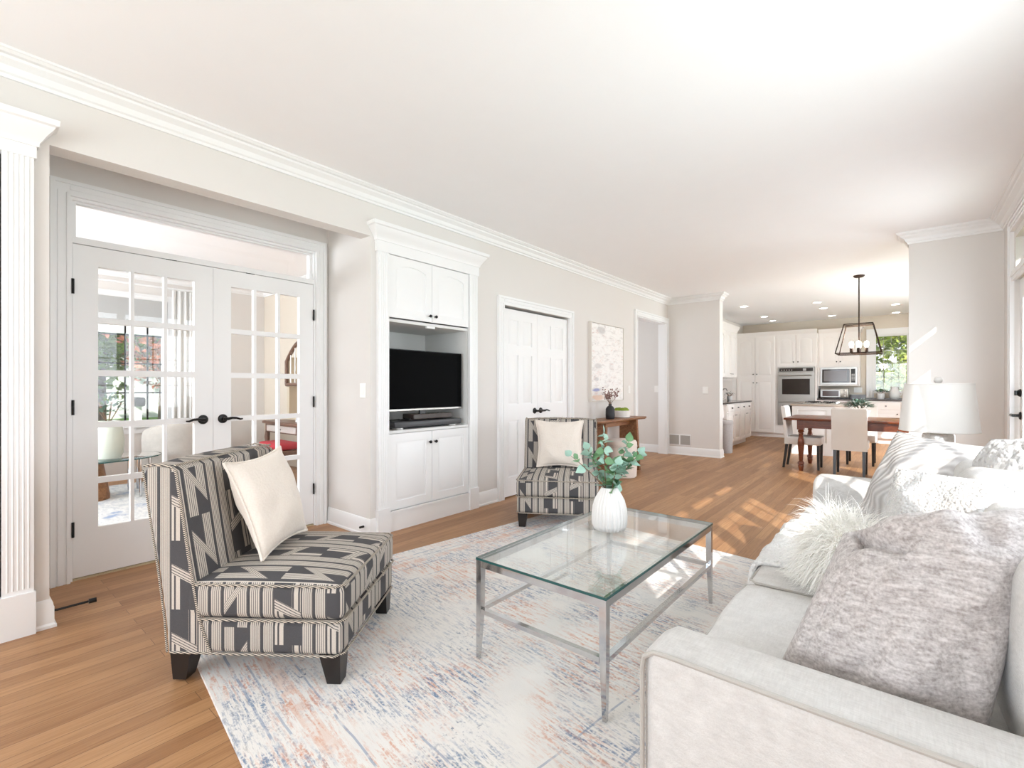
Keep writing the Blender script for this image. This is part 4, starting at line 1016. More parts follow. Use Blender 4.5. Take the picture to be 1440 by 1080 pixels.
# big taupe pillow by the near arm
t, fn = sofa_pillow('throw_pillow', 'large taupe heathered pillow slumped inside the near sofa arm', [(-.235, 1.20, .50), (.105, 1.19, .50), (.235, 1.40, .94), (-.12, 1.45, .80)], .25, M['taupe'], seed=3, pinch=.05, lump=.03, n=72, power=.40,
    creases=((.08, .98, .22, .80, .022, -.042), (.22, .80, .44, .72, .032, -.030), (.30, .93, .55, .86, .12, .040), (.60, .98, .78, .80, .05, -.018), (.14, .04, .16, .78, .008, -.004), (.0, .10, .5, .04, .012, -.006)))
mb = MB(); mb.tube([fn(.145+.015*j/14, .03+.76*j/14, 1) for j in range(15)], .0028, 6); mb.build('seam', M['taupe'], t)
mb = MB(); mb.tube([fn(.02+.96*j/20, .055+.01*math.sin(j*.7), 1) for j in range(21)], .0028, 6); mb.build('seam', M['taupe'], t)
# white boucle pillow behind it
sofa_pillow('throw_pillow', 'white bumpy boucle pillow in the middle of the sofa, behind the taupe pillow', [(-.15, 1.93, .475), (.24, 1.80, .475), (.34, 1.99, .90), (-.02, 2.09, .89)], .24, M['boucle'], M['boucle'], seed=8, pinch=.07, lump=.02, n=36, power=.45)
# ribbed pillow toward the far end
sofa_pillow('throw_pillow', 'pale ribbed pillow leaning at the far end of the sofa before the lamp', [(-.20, 2.86, .48), (.19, 2.62, .48), (.33, 2.78, .92), (-.03, 3.0, .955)], .24, M['ribbed'], seed=14, pinch=.07, lump=.02, n=36, power=.45)
# chunky white pillow against the back, right edge
sofa_pillow('throw_pillow', 'chunky white knit pillow high on the sofa back at the right edge of the photo', [(.16, 2.62, .60), (.34, 2.26, .62), (.46, 2.36, 1.035), (.26, 2.64, .965)], .18, M['knit'], seed=21, pinch=.07, lump=.015, n=32, power=.5)
# furry pillow
t, fn = sofa_pillow('fur_pillow', 'fluffy long-haired white fur pillow at the front of the sofa seat', [(-.275, 2.00, .487), (-.12, 1.84, .487), (-.08, 1.92, .70), (-.225, 2.08, .70)], .12, plain('fur_base', rgb(232, 226, 214), .95), seed=30, pinch=.05, n=20)
rn = random.Random(5); mb = MB()
ctr = sum((fn(.5, .5, s_) for s_ in (1, -1)), Vector())/2
for i in range(6000):
    sd_ = 1 if rn.random() < .5 else -1; a, b = rn.random(), rn.random()
    if rn.random() < .22:
        if rn.random() < .5: a = rn.choice((0.01, .99))
        else: b = rn.choice((.01, .99))
    p = fn(a, b, sd_); e = .02
    nn = (fn(min(1, a+e), b, sd_)-fn(max(0, a-e), b, sd_)).cross(fn(a, min(1, b+e), sd_)-fn(a, max(0, b-e), sd_))*sd_
    if nn.length < 1e-9: continue
    nn.normalize()
    rad = (p-ctr).normalized()
    d = (nn*.38+rad*.45+Vector((rn.gauss(0, .35), rn.gauss(0, .35), rn.gauss(0, .35)+.15))).normalized()
    ln = rn.uniform(.06, .14); w0 = rn.uniform(.0009, .002)
    s_ = d.cross(Vector((rn.gauss(0, 1), rn.gauss(0, 1), rn.gauss(0, 1)))).normalized()
    q = p.copy(); prev = None; k = 4
    for j in range(k+1):
        f = j/k; wv = s_*w0*(1-f*.9); A, B = mb.p(q+wv), mb.p(q-wv)
        if prev: mb.f([prev[0], A, B, prev[1]])
        prev = (A, B); d = (d+Vector((0, 0, -.30-.16*f))).normalized(); q = q+d*(ln/k)
        if q.z < .002: q.z = .002
o = mb.build('fur', M['fur'], t, angle=180); o['kind'] = 'stuff'

# ------------------------------------------------------------------ lamp on a side table at the far end of the sofa
L = (.16, 3.98, 0)
st = thing('side_table', 'small dark side table holding the lamp beyond the far sofa arm', 'table', L)
MB().lathe([(.27, .53), (.28, .54), (.28, .555), (.27, .56)], n=40).build('tabletop', M['piano_brown'], st)
MB().lathe([(.19, 0), (.2, .012), (.05, .03), (.028, .06), (.025, .48), (.07, .53)], n=28).build('pedestal', M['piano_brown'], st)
lm = thing('table_lamp', 'table lamp with white drum shade and silver glass base beyond the sofa', 'lamp', (L[0], L[1], .56))
MB().lathe([(.074, 0), (.078, .012), (.078, .305), (.074, .316), (.03, .322), (.012, .328)], n=32).build('base', M['mercury'], lm)
MB().lathe([(.011, .27), (.011, .60), (.004, .62)], n=12).build('stem', M['steel_light'], lm)
mb = MB(); mb.lathe([(.193, .335), (.165, .63), (.162, .63), (.190, .335)], n=56, cap0=False, cap1=False); mb.lathe([(.193, .335), (.190, .335)], n=56, cap0=False, cap1=False)
sh = mb.build('lamp_shade', M['shade'], lm)
for pr_ in ([(.1915, .333), (.1945, .337), (.193, .343)], [(.1665, .624), (.1675, .629), (.165, .632)]): MB().lathe(pr_, n=56, cap0=False, cap1=False).build('trim_band', M['shade'], sh)
MB().sphere((0, 0, .652), .022, 14, 10).build('finial', M['white_ceramic'], lm)
mb = MB()
for a in (0, 2*PI/3, 4*PI/3): mb.tube([(0, 0, .612), (.163*math.cos(a), .163*math.sin(a), .626)], .002, 5)
mb.build('shade_spider', M['steel'], lm)
# ------------------------------------------------------------------ kitchen
KY = 12.35
def bF(x, z, y=KY): return frame((x, y, z), (1, 0, 0), (0, 0, 1))
KC = M['kcab']
def cab(name, label, loc): return thing(name, label, 'cabinet', loc)
def kdoor(F, w, h, par, arch=0., kn=None, t=.02):
    d = raised_door(F, w, h, arch, .06, t).build('door', KC, par, angle=20)
    if kn: knob(F @ T(kn[0], kn[1], t), d, M['black'], .013)
    return d
KCORN = [(0, 0), (.012, 0), (.02, .03), (.045, .06), (.055, .09), (0, .09)]
# pantry
L = (-2.71, 12.65, 0); O = off(L)
c = cab('pantry_cabinet', 'tall cream pantry cabinet with four doors, left of the wall oven', L)
MB(O).box(-3.145, KY, .10, -2.296, 12.945, 2.36).build('carcass', KC, c); MB(O).box(-3.145, KY+.07, 0, -2.296, 12.945, .10).build('toe_kick', KC, c)
for x, w_ in ((-3.135, .40), (-2.728, .40)):
    kx = .365 if x < -3 else .035
    kdoor(O @ bF(x, .115), w_, 1.24, c, 0, (kx, 1.15)); kdoor(O @ bF(x, 1.375), w_, .95, c, .06, (kx, .09))
MB(O).sweep([(-2.285, KY), (-3.14, KY)], [(d, z+2.36) for d, z in KCORN]).build('cornice', KC, c)
# oven cabinet
L = (-1.9, 12.65, 0); O = off(L)
c = cab('oven_cabinet', 'tall cream cabinet housing the steel wall ovens', L)
mb = MB(O); mb.box(-2.296, KY, .10, -2.26, 12.945, 2.36); mb.box(-1.53, KY, .10, -1.494, 12.945, 2.36); mb.box(-2.26, KY, 1.618, -1.53, 12.945, 2.36); mb.box(-2.26, KY, .10, -1.53, 12.945, .30); mb.box(-2.26, 12.9, .30, -1.53, 12.945, 1.618)
mb.build('carcass', KC, c); MB(O).box(-2.296, KY+.07, 0, -1.494, 12.945, .10).build('toe_kick', KC, c)
for x, kx in ((-2.275, .335), (-1.882, .03)): kdoor(O @ bF(x, 1.64), .372, .69, c, .06, (kx, .09))
MB(O).sweep([(-1.494, KY), (-2.285, KY)], [(d, z+2.36) for d, z in KCORN]).build('cornice', KC, c)
L = (-1.895, 12.4, .30); O = off(L)
ov = thing('double_wall_oven', 'stainless steel double wall oven with dark glass doors set in the cream cabinet', 'oven', L)
MB(O).box(-2.258, KY-.012, .302, -1.532, 12.85, 1.616).build('body', M['steel'], ov)
MB(O @ bF(-2.255, 1.50, KY-.012)).box(0, .0, 0, .72, .112, .016, .004, 1).build('control_panel', M['steel'], ov)
mb = MB(O @ bF(-2.255, 1.50, KY-.028)); mb.box(.03, .018, 0, .69, .094, .003); p_ = mb.build('display', M['black_glass'], ov)
for i in range(5): MB(O @ bF(-2.255, 1.50, KY-.031)).box(.07+.05*i, .04, 0, .09+.05*i, .06, .001).build('button', M['steel'], p_)
MB(O @ bF(-2.255, 1.50, KY-.031)).box(.50, .03, 0, .56, .08, .001).build('button', M['steel'], p_)
for z0, h in ((.90, .585), (.31, .575)):
    F = O @ bF(-2.253, z0, KY-.012); mb = MB(F); mb.holes(0, 0, .716, h, [(.085, .10, .631, h-.135)], 0, .03, 'n'); d = mb.build('door', M['steel'], ov)
    MB(F).box(.08, .095, .012, .636, h-.13, .022).build('glass_pane', M['black_glass'], d)
    mb = MB(F); mb.tube([(.05, h-.06, .065), (.666, h-.06, .065)], .013, 10)
    for u in (.08, .636): mb.tube([(u, h-.06, .028), (u, h-.06, .065)], .009, 8)
    mb.build('handle', M['steel_light'], d)
# microwave wall cabinet
MY = 12.60
L = (-1.12, 12.78, 1.19); O = off(L)
c = cab('microwave_cabinet', 'cream wall cabinet with two doors above a built-in microwave', L)
mb = MB(O); mb.box(-1.494, MY, 1.19, -1.462, 12.945, 2.36); mb.box(-.785, MY, 1.19, -.748, 12.945, 2.36); mb.box(-1.462, MY, 1.19, -.785, 12.945, 1.222); mb.box(-1.462, MY, 1.60, -.785, 12.945, 2.36); mb.build('carcass', KC, c)
for x, kx in ((-1.47, .315), (-1.118, .03)): kdoor(O @ bF(x, 1.66, MY), .348, .675, c, .06, (kx, .06))
MB(O).sweep([(-.748, 12.94), (-.748, MY), (-1.494, MY)], [(d, z+2.36) for d, z in KCORN]).build('cornice', KC, c)
L = (-1.12, 12.75, 1.222); O = off(L)
mw = thing('microwave', 'built-in steel-framed microwave with dark door under the cream wall cabinet', 'microwave', L)
MB(O).box(-1.458, MY-.004, 1.224, -.789, 12.93, 1.598).build('body', M['steel'], mw)
MB(O @ bF(-1.458, 1.224, MY-.004)).holes(0, 0, .669, .374, [(.03, .035, .639, .339)], 0, .018, 'n').build('trim_frame', M['steel_light'], mw)
d = MB(O @ bF(-1.425, 1.262, MY-.004)).box(0, 0, 0, .50, .296, .014, .003, 1).build('door', M['black_glass'], mw)
MB(O @ bF(-1.39, 1.292, MY-.018)).box(0, 0, 0, .42, .236, .002).build('window', M['granite_light'] if False else plain('dim_glass', (.12, .10, .095), .12), d)
MB(O @ bF(-.90, 1.262, MY-.004)).box(0, 0, 0, .076, .296, .012).build('control_panel', M['black_plastic'], mw)
mb = MB(O @ bF(-.90, 1.262, MY-.016))
for i in range(3):
    for j in range(5): mb.box(.012+.02*i, .05+.03*j, 0, .026+.02*i, .066+.03*j, .001)
mb.build('keypad', M['steel'], mw)
# base cabinets, counter along the back wall
L = (-.2, 12.65, 0); O = off(L)
c = cab('base_cabinet', 'cream base cabinets along the back wall below the kitchen window', L)
MB(O).box(-1.494, KY+.02, .10, 1.55, 12.945, .875).build('carcass', KC, c); MB(O).box(-1.494, KY+.08, 0, 1.55, 12.945, .10).build('toe_kick', KC, c)
for x in (-.98, -.52, -.06, .40, .86):
    dd = MB(O @ bF(x, .70, KY+.02)).box(0, 0, 0, .44, .155, .02, .004, 1).build('drawer', KC, c); knob(O @ bF(x+.22, .777, KY), dd, M['black'], .012)
    kdoor(O @ bF(x, .115, KY+.02), .44, .565, c, 0, (.40, .5))
ct = MB(); ct.box(-1.494, KY-.01, .878, 1.57, 12.948, .912, .006, 1); ct.box(-1.494, 12.93, .912, -.66, 12.948, 1.0); ct.box(-.66, 12.93, .912, 1.57, 12.948, .925)
tag(ct.build('worktop', M['granite']), 'dark brown stone worktop along the back wall under the kitchen window', 'worktop')
L = (-1.2, 12.6, .912); O = off(L)
to = thing('toaster_oven', 'steel toaster oven on the dark worktop beneath the built-in microwave', 'toaster oven', L)
MB(O).box(-1.455, 12.50, .925, -.945, 12.83, 1.135, .012, 2).build('body', M['steel'], to)
d = MB(O @ bF(-1.44, .945, 12.50)).box(0, 0, 0, .36, .165, .012, .003, 1).build('door', M['steel_light'], to); MB(O @ bF(-1.41, .965, 12.488)).box(0, 0, 0, .30, .115, .003).build('glass_pane', plain('warm_oven_glass', (.05, .02, .012), .1), d)
MB(O @ bF(-1.41, 1.092, 12.485)).tube([(0, 0, 0), (0, 0, .022), (.30, 0, .022), (.30, 0, 0)], .006, 6).build('handle', M['steel_light'], d)
for z in (.965, 1.015, 1.09): MB(O @ bF(-1.005, z, 12.50)).lathe([(.02, 0), (.018, .018), (.002, .02)], n=14).build('knob', M['steel_light'], to)
for x in (-1.43, -.97):
    for y in (12.53, 12.80): MB(O).lathe([(.012, 0), (.012, .014)], (x, y, .912), 8).build('foot', M['black_plastic'], to)
def wplate(name, label, x, z): plate(name, label, 'outlet', frame((x, 12.95, z), (1, 0, 0), (0, 0, 1)), .15, .115, 2)
wplate('wall_outlet', 'white double outlet plate on the kitchen wall left of the window', -.80, 1.10)
# things by the window
def tuft(name, label, loc, r, h, n, m, cat='plant', seed=1, grp=None):
    rr = random.Random(seed); t = thing(name, label, cat, loc, group=grp); mb = MB(); sm = MB()
    for i in range(n):
        a = rr.uniform(0, 2*PI); q = r*math.sqrt(rr.random()); z = h*(1-.55*(q/r)**2)*rr.uniform(.45, 1.)
        p = Vector((q*math.cos(a), q*math.sin(a), z)); d = Vector((math.cos(a)*(.3+q/r), math.sin(a)*(.3+q/r), rr.uniform(.1, 1.)))
        leaf(mb, p, d, Vector((0, 0, 1)), r*rr.uniform(.25, .42), r*.14, .2)
    for i in range(7):
        a = i*.9; sm.tube([(0, 0, -.02), (.4*r*math.cos(a), .4*r*math.sin(a), h*.35), (.7*r*math.cos(a), .7*r*math.sin(a), h*.7)], .004, 5)
    mb.build('foliage', m, t, angle=80); sm.build('stalks', M['stem'], t); return t
def pot(name, label, loc, r, h, cat='pot', taper=.8):
    o = MB().lathe([(r*taper, 0), (r*taper+.004, .006), (r, h-.01), (r, h), (r-.008, h), (r*taper-.006, .02), (0.001, .02)], n=28, cap1=False).build(name, M['white_ceramic']); tag(o, label, cat); o.location = loc; return o
pot('plant_pot', 'small white pot with a trailing plant on the worktop at the window', (-.40, 12.72, .912), .075, .12)
tuft('potted_plant', 'little green plant growing in the small white pot at the kitchen window', (-.40, 12.72, 1.03), .13, .09, 90, M['leaf_bowl'], seed=3)
t = thing('pitcher', 'white ceramic pitcher beside the small plant pot at the kitchen window', 'pitcher', (-.17, 12.74, .912))
MB().lathe([(.06, 0), (.085, .03), (.095, .10), (.075, .18), (.06, .22), (.068, .26), (.06, .26), (.052, .22), (.05, .05)], n=28).build('body', M['white_ceramic'], t)
MB().tube([(.07, 0, .22), (.12, 0, .21), (.135, 0, .15), (.11, 0, .09), (.088, 0, .08)], .009, 8).build('handle', M['white_ceramic'], t)

# left wall run
LXF = -2.57
def lF(y, z, x=LXF): return frame((x, y, z), (0, 1, 0), (0, 0, 1))
L = (-2.95, 10.3, 0); O = off(L)
c = cab('base_cabinet', 'cream base cabinet with four small drawers above narrow doors, on the kitchen left wall', L)
MB(O).box(-3.145, 9.42, .10, LXF, 11.16, .845).build('carcass', KC, c); MB(O).box(-3.145, 9.44, 0, LXF-.07, 11.08, .10).build('toe_kick', KC, c)
for i in range(4):
    y = 9.45+i*.425
    dd = MB(O @ lF(y, .70)).box(0, 0, 0, .41, .13, .02, .004, 1).build('drawer', KC, c); knob(O @ lF(y+.205, .765, LXF+.02), dd, M['black'], .015)
    d = kdoor(O @ lF(y, .115), .41, .565, c)
    if i in (1, 3): cup_pull(O @ lF(y+.06 if i == 1 else y+.06, .62, LXF+.02), d, M['black'], .05)
L = (-2.95, 8.9, 0); O = off(L)
c = cab('desk_cabinet', 'cream kneehole desk unit with one drawer, left of the four-drawer base cabinet', L)
mb = MB(O); mb.box(-3.145, 8.37, 0, -3.13, 9.42, .845); mb.box(-3.13, 8.37, 0, LXF-.05, 8.40, .845); mb.box(-3.13, 8.40, .58, LXF-.06, 9.42, .845); mb.build('carcass', KC, c)
dd = MB(O @ lF(8.45, .60, LXF-.06)).box(0, 0, 0, .93, .14, .02, .004, 1).build('drawer', KC, c); cup_pull(O @ lF(8.98, .66, LXF-.04), dd, M['black'], .06)
ct = MB(); ct.box(-3.148, 8.365, .848, LXF+.03, 11.19, .878, .006, 1); tag(ct.build('worktop', M['granite']), 'dark stone worktop on the kitchen left wall, over desk and drawers', 'worktop')
L = (-3.2, 10.2, 1.38); O = off(L); UX = -2.82
c = cab('wall_cabinet', 'cream upper cabinets on the kitchen left wall, over the mirrored splashback', L)
MB(O).box(-3.145, 8.40, 1.36, UX, 11.06, 2.33).build('carcass', KC, c)
for i in range(6):
    d = raised_door(O @ lF(8.45+i*.43, 1.38, UX), .42, .93, .06).build('door', KC, c, angle=20)
    cup_pull(O @ lF(8.45+i*.43+(.36 if i % 2 == 0 else .06), 1.44, UX+.02), d, M['black'], .035)
MB(O).sweep([(-3.14, 11.06), (UX, 11.06), (UX, 8.40)], [(d, z*1.5+2.33) for d, z in KCORN]).build('cornice', KC, c)
tag(MB().box(-3.148, 8.5, .89, -3.138, 11.95, 1.355).build('mirror_splashback', M['mirror']), 'mirror splashback panel above the worktop on the kitchen left wall', 'mirror')
t = thing('storage_bin', 'grey fabric lidded bin standing in the desk kneehole at the kitchen entrance', 'bin', (-2.49, 8.95, 0))
MB().lathe([(.135, 0), (.14, .01), (.145, .50), (.14, .505)], n=30).build('body', M['bin'], t); MB().lathe([(.147, .505), (.15, .512), (.15, .555), (.14, .57), (.0, .572)], n=30).build('lid', M['bin'], t)
pot('plant_pot', 'small white pot on the left kitchen worktop before the mirror', (-2.93, 10.95, .878), .055, .09)
tuft('potted_plant', 'tiny green plant in the small pot on the left kitchen worktop', (-2.93, 10.95, .962), .10, .10, 60, M['leaf_bowl'], seed=9)
t = thing('faucet', 'steel gooseneck tap on the left kitchen worktop', 'tap', (-2.99, 10.62, .878))
MB().tube([(0, 0, 0), (0, 0, .2), (.03, 0, .25), (.08, 0, .25), (.1, 0, .2)], .01, 8).build('spout', M['steel'], t); MB().tube([(0, .05, 0), (0, .05, .04), (.03, .08, .06)], .007, 6).build('lever', M['steel'], t)

# island
L = (-1.24, 10.4, 0); O = off(L)
c = cab('kitchen_island', 'white panelled kitchen island with a cooktop behind the dining table', L)
MB(O).box(-1.535, 9.62, .0, -.945, 11.15, .835).build('carcass', M['cab'], c)
mb = MB(O @ frame((-1.535, 9.62, 0), (1, 0, 0), (0, 0, 1))); mb.box(-.006, 0, 0, .596, .12, .02); mb.holes(0, .12, .59, .835, [(.075, .20, .515, .77)], 0, .016, 'n')
for k, z in ((.02, .002), (.045, .012)): pass
mb.loft([[(.085, .21, .0), (.505, .21, .0), (.505, .76, .0), (.085, .76, .0)], [(.115, .24, .012), (.475, .24, .012), (.475, .73, .012), (.115, .73, .012)]], False, True)
mb.build('end_panel', M['cab'], c)
for i in range(3): kdoor(O @ frame((-.945, 9.66+i*.49, .12), (0, 1, 0), (0, 0, 1)), .47, .70, c, 0, (.04, .6))
tag(MB().box(-1.56, 9.585, .838, -.70, 11.19, .872, .006, 1).build('island_worktop', M['granite_light']), 'pale stone worktop on the kitchen island carrying the cooktop', 'worktop')
L = (-1.13, 9.95, .872)
t = thing('gas_cooktop', 'gas cooktop with black grates on the island worktop', 'cooktop', L)
MB().box(-.26, -.30, 0, .26, .30, .012, .004, 1).build('steel_plate', M['steel'], t)
for x in (-.13, .11):
    for y in (-.15, .15):
        mb = MB(); mb.lathe([(.04, .012), (.04, .022), (.02, .026)], (x, y, 0), 14); mb.build('burner', M['black'], t)
        mb = MB()
        for a in range(4): mb.tube([(x+.10*math.cos(a*PI/2), y+.10*math.sin(a*PI/2), .013), (x+.10*math.cos(a*PI/2), y+.10*math.sin(a*PI/2), .036), (x+.02*math.cos(a*PI/2), y+.02*math.sin(a*PI/2), .036)], .006, 6)
        mb.build('grate', M['black'], t)
for i in range(4): MB().lathe([(.018, .012), (.016, .035), (.002, .036)], (.225, -.2+.13*i, 0), 12).build('knob', M['steel_light'], t)

# dining table and chairs
L = (-.26, 8.10, 0)
t = thing('dining_table', 'long reddish-brown dining table with turned legs in front of the kitchen island', 'table', L)
MB().box(-1.06, -.50, .706, 1.05, .50, .734, .006, 2).build('tabletop', M['cherry'], t)
MB().holes(-.90, -.45, .94, .45, [(-.875, -.425, .915, .425)], .60, .705, 'n').build('apron', M['cherry'], t)
tl = [(.045, .60), (.036, .585), (.04, .575), (.034, .565), (.046, .55), (.030, .53), (.034, .515), (.026, .50), (.042, .43), (.046, .38), (.034, .24), (.027, .15), (.025, .14), (.044, .12), (.046, .10), (.034, .085), (.04, .07), (.036, .05), (.026, .0)]
for x in (-.86, .88):
    for y in (-.41, .41):
        mb = MB(); mb.box(x-.043, y-.043, .575, x+.043, y+.043, .704); mb.lathe([(r*.92, z) for r, z in tl[::-1]], (x, y, 0), 20); mb.build('leg', M['cherry'], t)
def dining_chair(label):
    t = thing('dining_chair', label, 'chair', group='cream parsons chairs at the dining table')
    w_ = .19; P_ = M['parsons']
    MB().box(-w_, -.23, .345, w_, .22, .46, .02, 3).build('seat', P_, t)
    prof = [(.16, .345), (.165, .46), (.185, .65), (.225, .88), (.237, .895), (.262, .89), (.268, .87), (.235, .62), (.222, .46), (.222, .345)]
    mb = MB(); rings = []
    for x, k in ((-w_, .012), (-w_+.015, 0), (w_-.015, 0), (w_, .012)):
        rings.append([(x, y+(k if y < .21 else -k), z-(k if z > .8 else 0)) for y, z in prof])
    mb.loft(rings).build('backrest', P_, t, angle=50)
    for x in (-.155, .155):
        for y, dy in ((-.195, 0), (.19, .045)):
            mb = MB(); q = lambda h, z, d: [(x-h, y+d-h, z), (x+h, y+d-h, z), (x+h, y+d+h, z), (x-h, y+d+h, z)]
            mb.loft([q(.014, 0, dy), q(.019, .344, 0)]); mb.build('leg', M['leg_dark'], t, smooth=False)
    return t
c1 = dining_chair('cream dining chair seen from the side at the left end of the table'); c1.location = (-1.13, 8.02, 0); c1.rotation_euler = (0, 0, PI/2)
dup(c1, (-.555, 7.70, 0), PI, 'cream dining chair with its broad back toward the camera at the table')
dup(c1, (-.515, 8.95, 0), 0, 'cream dining chair across the table, mostly hidden behind another chair')
L = (-.49, 8.1, .734)
pot('planter_bowl', 'white bowl planter standing on the dining table behind a chair back', L, .13, .115, 'planter', .7)
tuft('potted_plant', 'bushy dusty-green plant in the white bowl on the dining table', (L[0], L[1], L[2]+.11), .15, .155, 330, M['leaf_bowl'], seed=5)
# pendant
L = (-.49, 8.12, CZ)
t = thing('pendant_light', 'open bronze cage pendant with lit bulbs over the dining table', 'lamp', L)
MB().lathe([(.01, -.03), (.05, -.026), (.066, -.012), (.066, 0)], n=24).build('canopy', M['rail_steel'], t)
MB().tube([(0, 0, -.03), (0, 0, -.99)], .008, 8).build('rod', M['rail_steel'], t)
BH, TH = .25, .158
B = [(-BH, -BH), (BH, -BH), (BH, BH), (-BH, BH)]; Tp = [(-TH, -TH), (TH, -TH), (TH, TH), (-TH, TH)]
mb = MB(); zb, zt = -1.08, -.68
for i in range(4):
    j = (i+1) % 4
    mb.tube([(*B[i], zb), (*B[j], zb)], .0075, 6); mb.tube([(*Tp[i], zt), (*Tp[j], zt)], .0075, 6); mb.tube([(*B[i], zb), (*Tp[i], zt)], .0075, 6)
mb.tube([(-TH, 0, zt), (TH, 0, zt)], .006, 6); mb.tube([(-BH, 0, zb), (BH, 0, zb)], .006, 6)
mb.tube([(0, 0, -.99), (0, 0, zb)], .01, 6); mb.build('cage', M['rail_steel'], t)
for x, y in ((-.085, 0), (.085, 0), (0, -.085), (0, .085)):
    mb = MB(); mb.tube([(0, 0, zb+.01), (x, y, zb+.01)], .006, 6); mb.lathe([(.016, zb+.01), (.02, zb+.02), (.02, zb+.075), (.014, zb+.08)], (x, y, 0), 12); s_ = mb.build('socket', M['rail_steel'], t)
    MB().lathe([(.012, zb+.08), (.022, zb+.105), (.028, zb+.135), (.022, zb+.16), (.004, zb+.172)], (x, y, 0), 14).build('bulb', M['bulb'], s_)
lp = bpy.data.lights.new('pendant_glow', 'POINT'); lp.energy = 12; lp.color = (1, .9, .76); lp.shadow_soft_size = .09
lo = bpy.data.objects.new('pendant_glow', lp); C.objects.link(lo); lo.location = (-.49, 8.12, CZ-.93)
# recessed ceiling lights
spots = [((-2.377, 9.84), 'nearest recessed light of the left row in the kitchen ceiling'), ((-2.377, 11.55), 'middle recessed light of the left row in the kitchen ceiling'), ((-2.371, 12.40), 'farthest recessed light of the left row, before the pantry'),
         ((-1.237, 10.23), 'nearest recessed light of the middle row, over the island'), ((-1.228, 11.05), 'second recessed light of the middle row, over the island end'), ((-1.221, 12.34), 'farthest recessed light of the middle row, before the ovens'),
         ((-.135, 9.70), 'nearest recessed light of the right row, beside the pendant'), ((-.134, 11.38), 'middle recessed light of the right row in the kitchen ceiling'), ((-.142, 12.65), 'farthest recessed light of the right row, near the window')]
r0 = thing('recessed_light', spots[0][1], 'ceiling light', (*spots[0][0], CZ), group='recessed kitchen ceiling lights')
MB().lathe([(.060, -.003), (.085, -.006), (.088, 0)], n=28, cap0=False, cap1=False).build('trim_ring', M['plate'], r0); MB().lathe([(.062, -.004), (.062, -.001)], n=28).build('diffuser', M['downlight'], r0)
for (x, y), lab in spots[1:]: dup(r0, (x, y, CZ), 0, lab)
# ------------------------------------------------------------------ the front room behind the french doors
mb = MB(); mb.box(-1.0, -1.6, 0, 1.0, 1.6, .008)
def blue_rug():
    q = N('blue_grey_rug'); o = q.coord(); n1 = q.noise(o, 3.2, 5, .65); n2 = q.noise(q.coord(scale=(3, 8, 1)), 3., 5, .7)
    c = q.mix(q.ramp(n2, [(.4, (0, 0, 0)), (.65, (1, 1, 1))]), (*rgb(214, 212, 208), 1), (*rgb(182, 184, 188), 1))
    c = q.mix(q.math('MULTIPLY', q.ramp(n1, [(.54, (0, 0, 0)), (.62, (1, 1, 1))]), .85), c, (*rgb(122, 142, 176), 1)); q.base(c); q.set(Roughness=1.); return q.m
rg = mb.build('area_rug', blue_rug()); tag(rg, 'pale blue-grey rug in the room behind the french doors', 'rug'); rg.location = (-6.2, .55, 0)
t = thing('coffee_table', 'oval glass coffee table seen through the left french door', 'table', (-6.48, .95, 0))
MB().lathe([(.44, .418), (.45, .424), (.44, .43)], n=48, sy=1.45).build('glass_top', M['table_glass'], t)
MB().lathe([(.452, .419), (.452, .429)], n=48, sy=1.45, cap0=False, cap1=False).build('glass_rim', M['glass_edge'], t)
MB().lathe([(.21, .009), (.21, .05), (.15, .418)], n=32).build('pedestal', M['walnut'], t)
mb = MB()
for x, y in ((.25, .5), (.25, .42), (-.25, .5), (-.25, .42)): mb.tube([(x, y, .009), (x, y, .418)], .012, 8)
mb.build('post', M['chrome'], t)
t = thing('vase', 'pale green glass vase on the oval glass table behind the french doors', 'vase', (-6.38, 1.13, .431))
MB().lathe([(.10, 0), (.125, .05), (.135, .18), (.12, .30), (.095, .37), (.10, .39), (.09, .39), (.085, .36), (.11, .2), (.09, .03)], n=32).build('body', plain('celadon_glaze', rgb(206, 212, 200), .15), t)
t = tuft('potted_plant', 'dark leafy branch standing in the pale green vase behind the french doors', (-6.38, 1.13, .80), .17, .30, 90, M['leaf_bowl'], seed=12)
def barrel(label, loc, rz):
    t = thing('barrel_armchair', label, 'armchair', loc, rz, 'grey barrel armchairs')
    G_ = M['grey_chair']
    MB().lathe([(.30, .06), (.36, .08), (.37, .38), (.33, .42), (.0, .45)], n=36).build('seat', G_, t)
    mb = MB(); rings = []
    for i in range(33):
        a = math.radians(-20+220*i/32); h = .74-.10*abs(i/16-1)**3
        P = [(.37, .08), (.37, h-.03), (.39, h), (.43, h+.01), (.46, h-.02), (.47, h-.1), (.46, .08)]
        rings.append([(r*math.cos(a), r*math.sin(a), z) for r, z in P])
    mb.loft(rings).build('backrest', G_, t, angle=60)
    MB().lathe([(.3, 0), (.3, .06)], n=30).build('plinth', M['leg_dark'], t)
    return t
b = barrel('grey curved armchair right of the vase, seen through the left french door', (-7.15, 2.02, 0), math.radians(-60))
dup(b, (-7.3, .30, 0), math.radians(20), 'grey curved armchair left of the vase, at the edge of the left french door')
def curtain(label, y0, y1):
    mb = MB(); n = 60; P = []
    for i in range(n+1): P.append((-7.78+.022*math.sin(i*.55)+.006*math.sin(i*1.3), y0+(y1-y0)*i/n))
    R = [[mb.p((x, y, z)) for x, y in P] for z in (.03, 2.5)]
    for i in range(n): mb.f([R[0][i], R[0][i+1], R[1][i+1], R[1][i]])
    o = mb.build('curtain', M['sheer'], angle=80); m = o.modifiers.new('t', 'SOLIDIFY'); m.thickness = .006
    tag(o, label, 'curtain')
curtain('white curtain at the right side of the front room window', 2.06, 2.42)
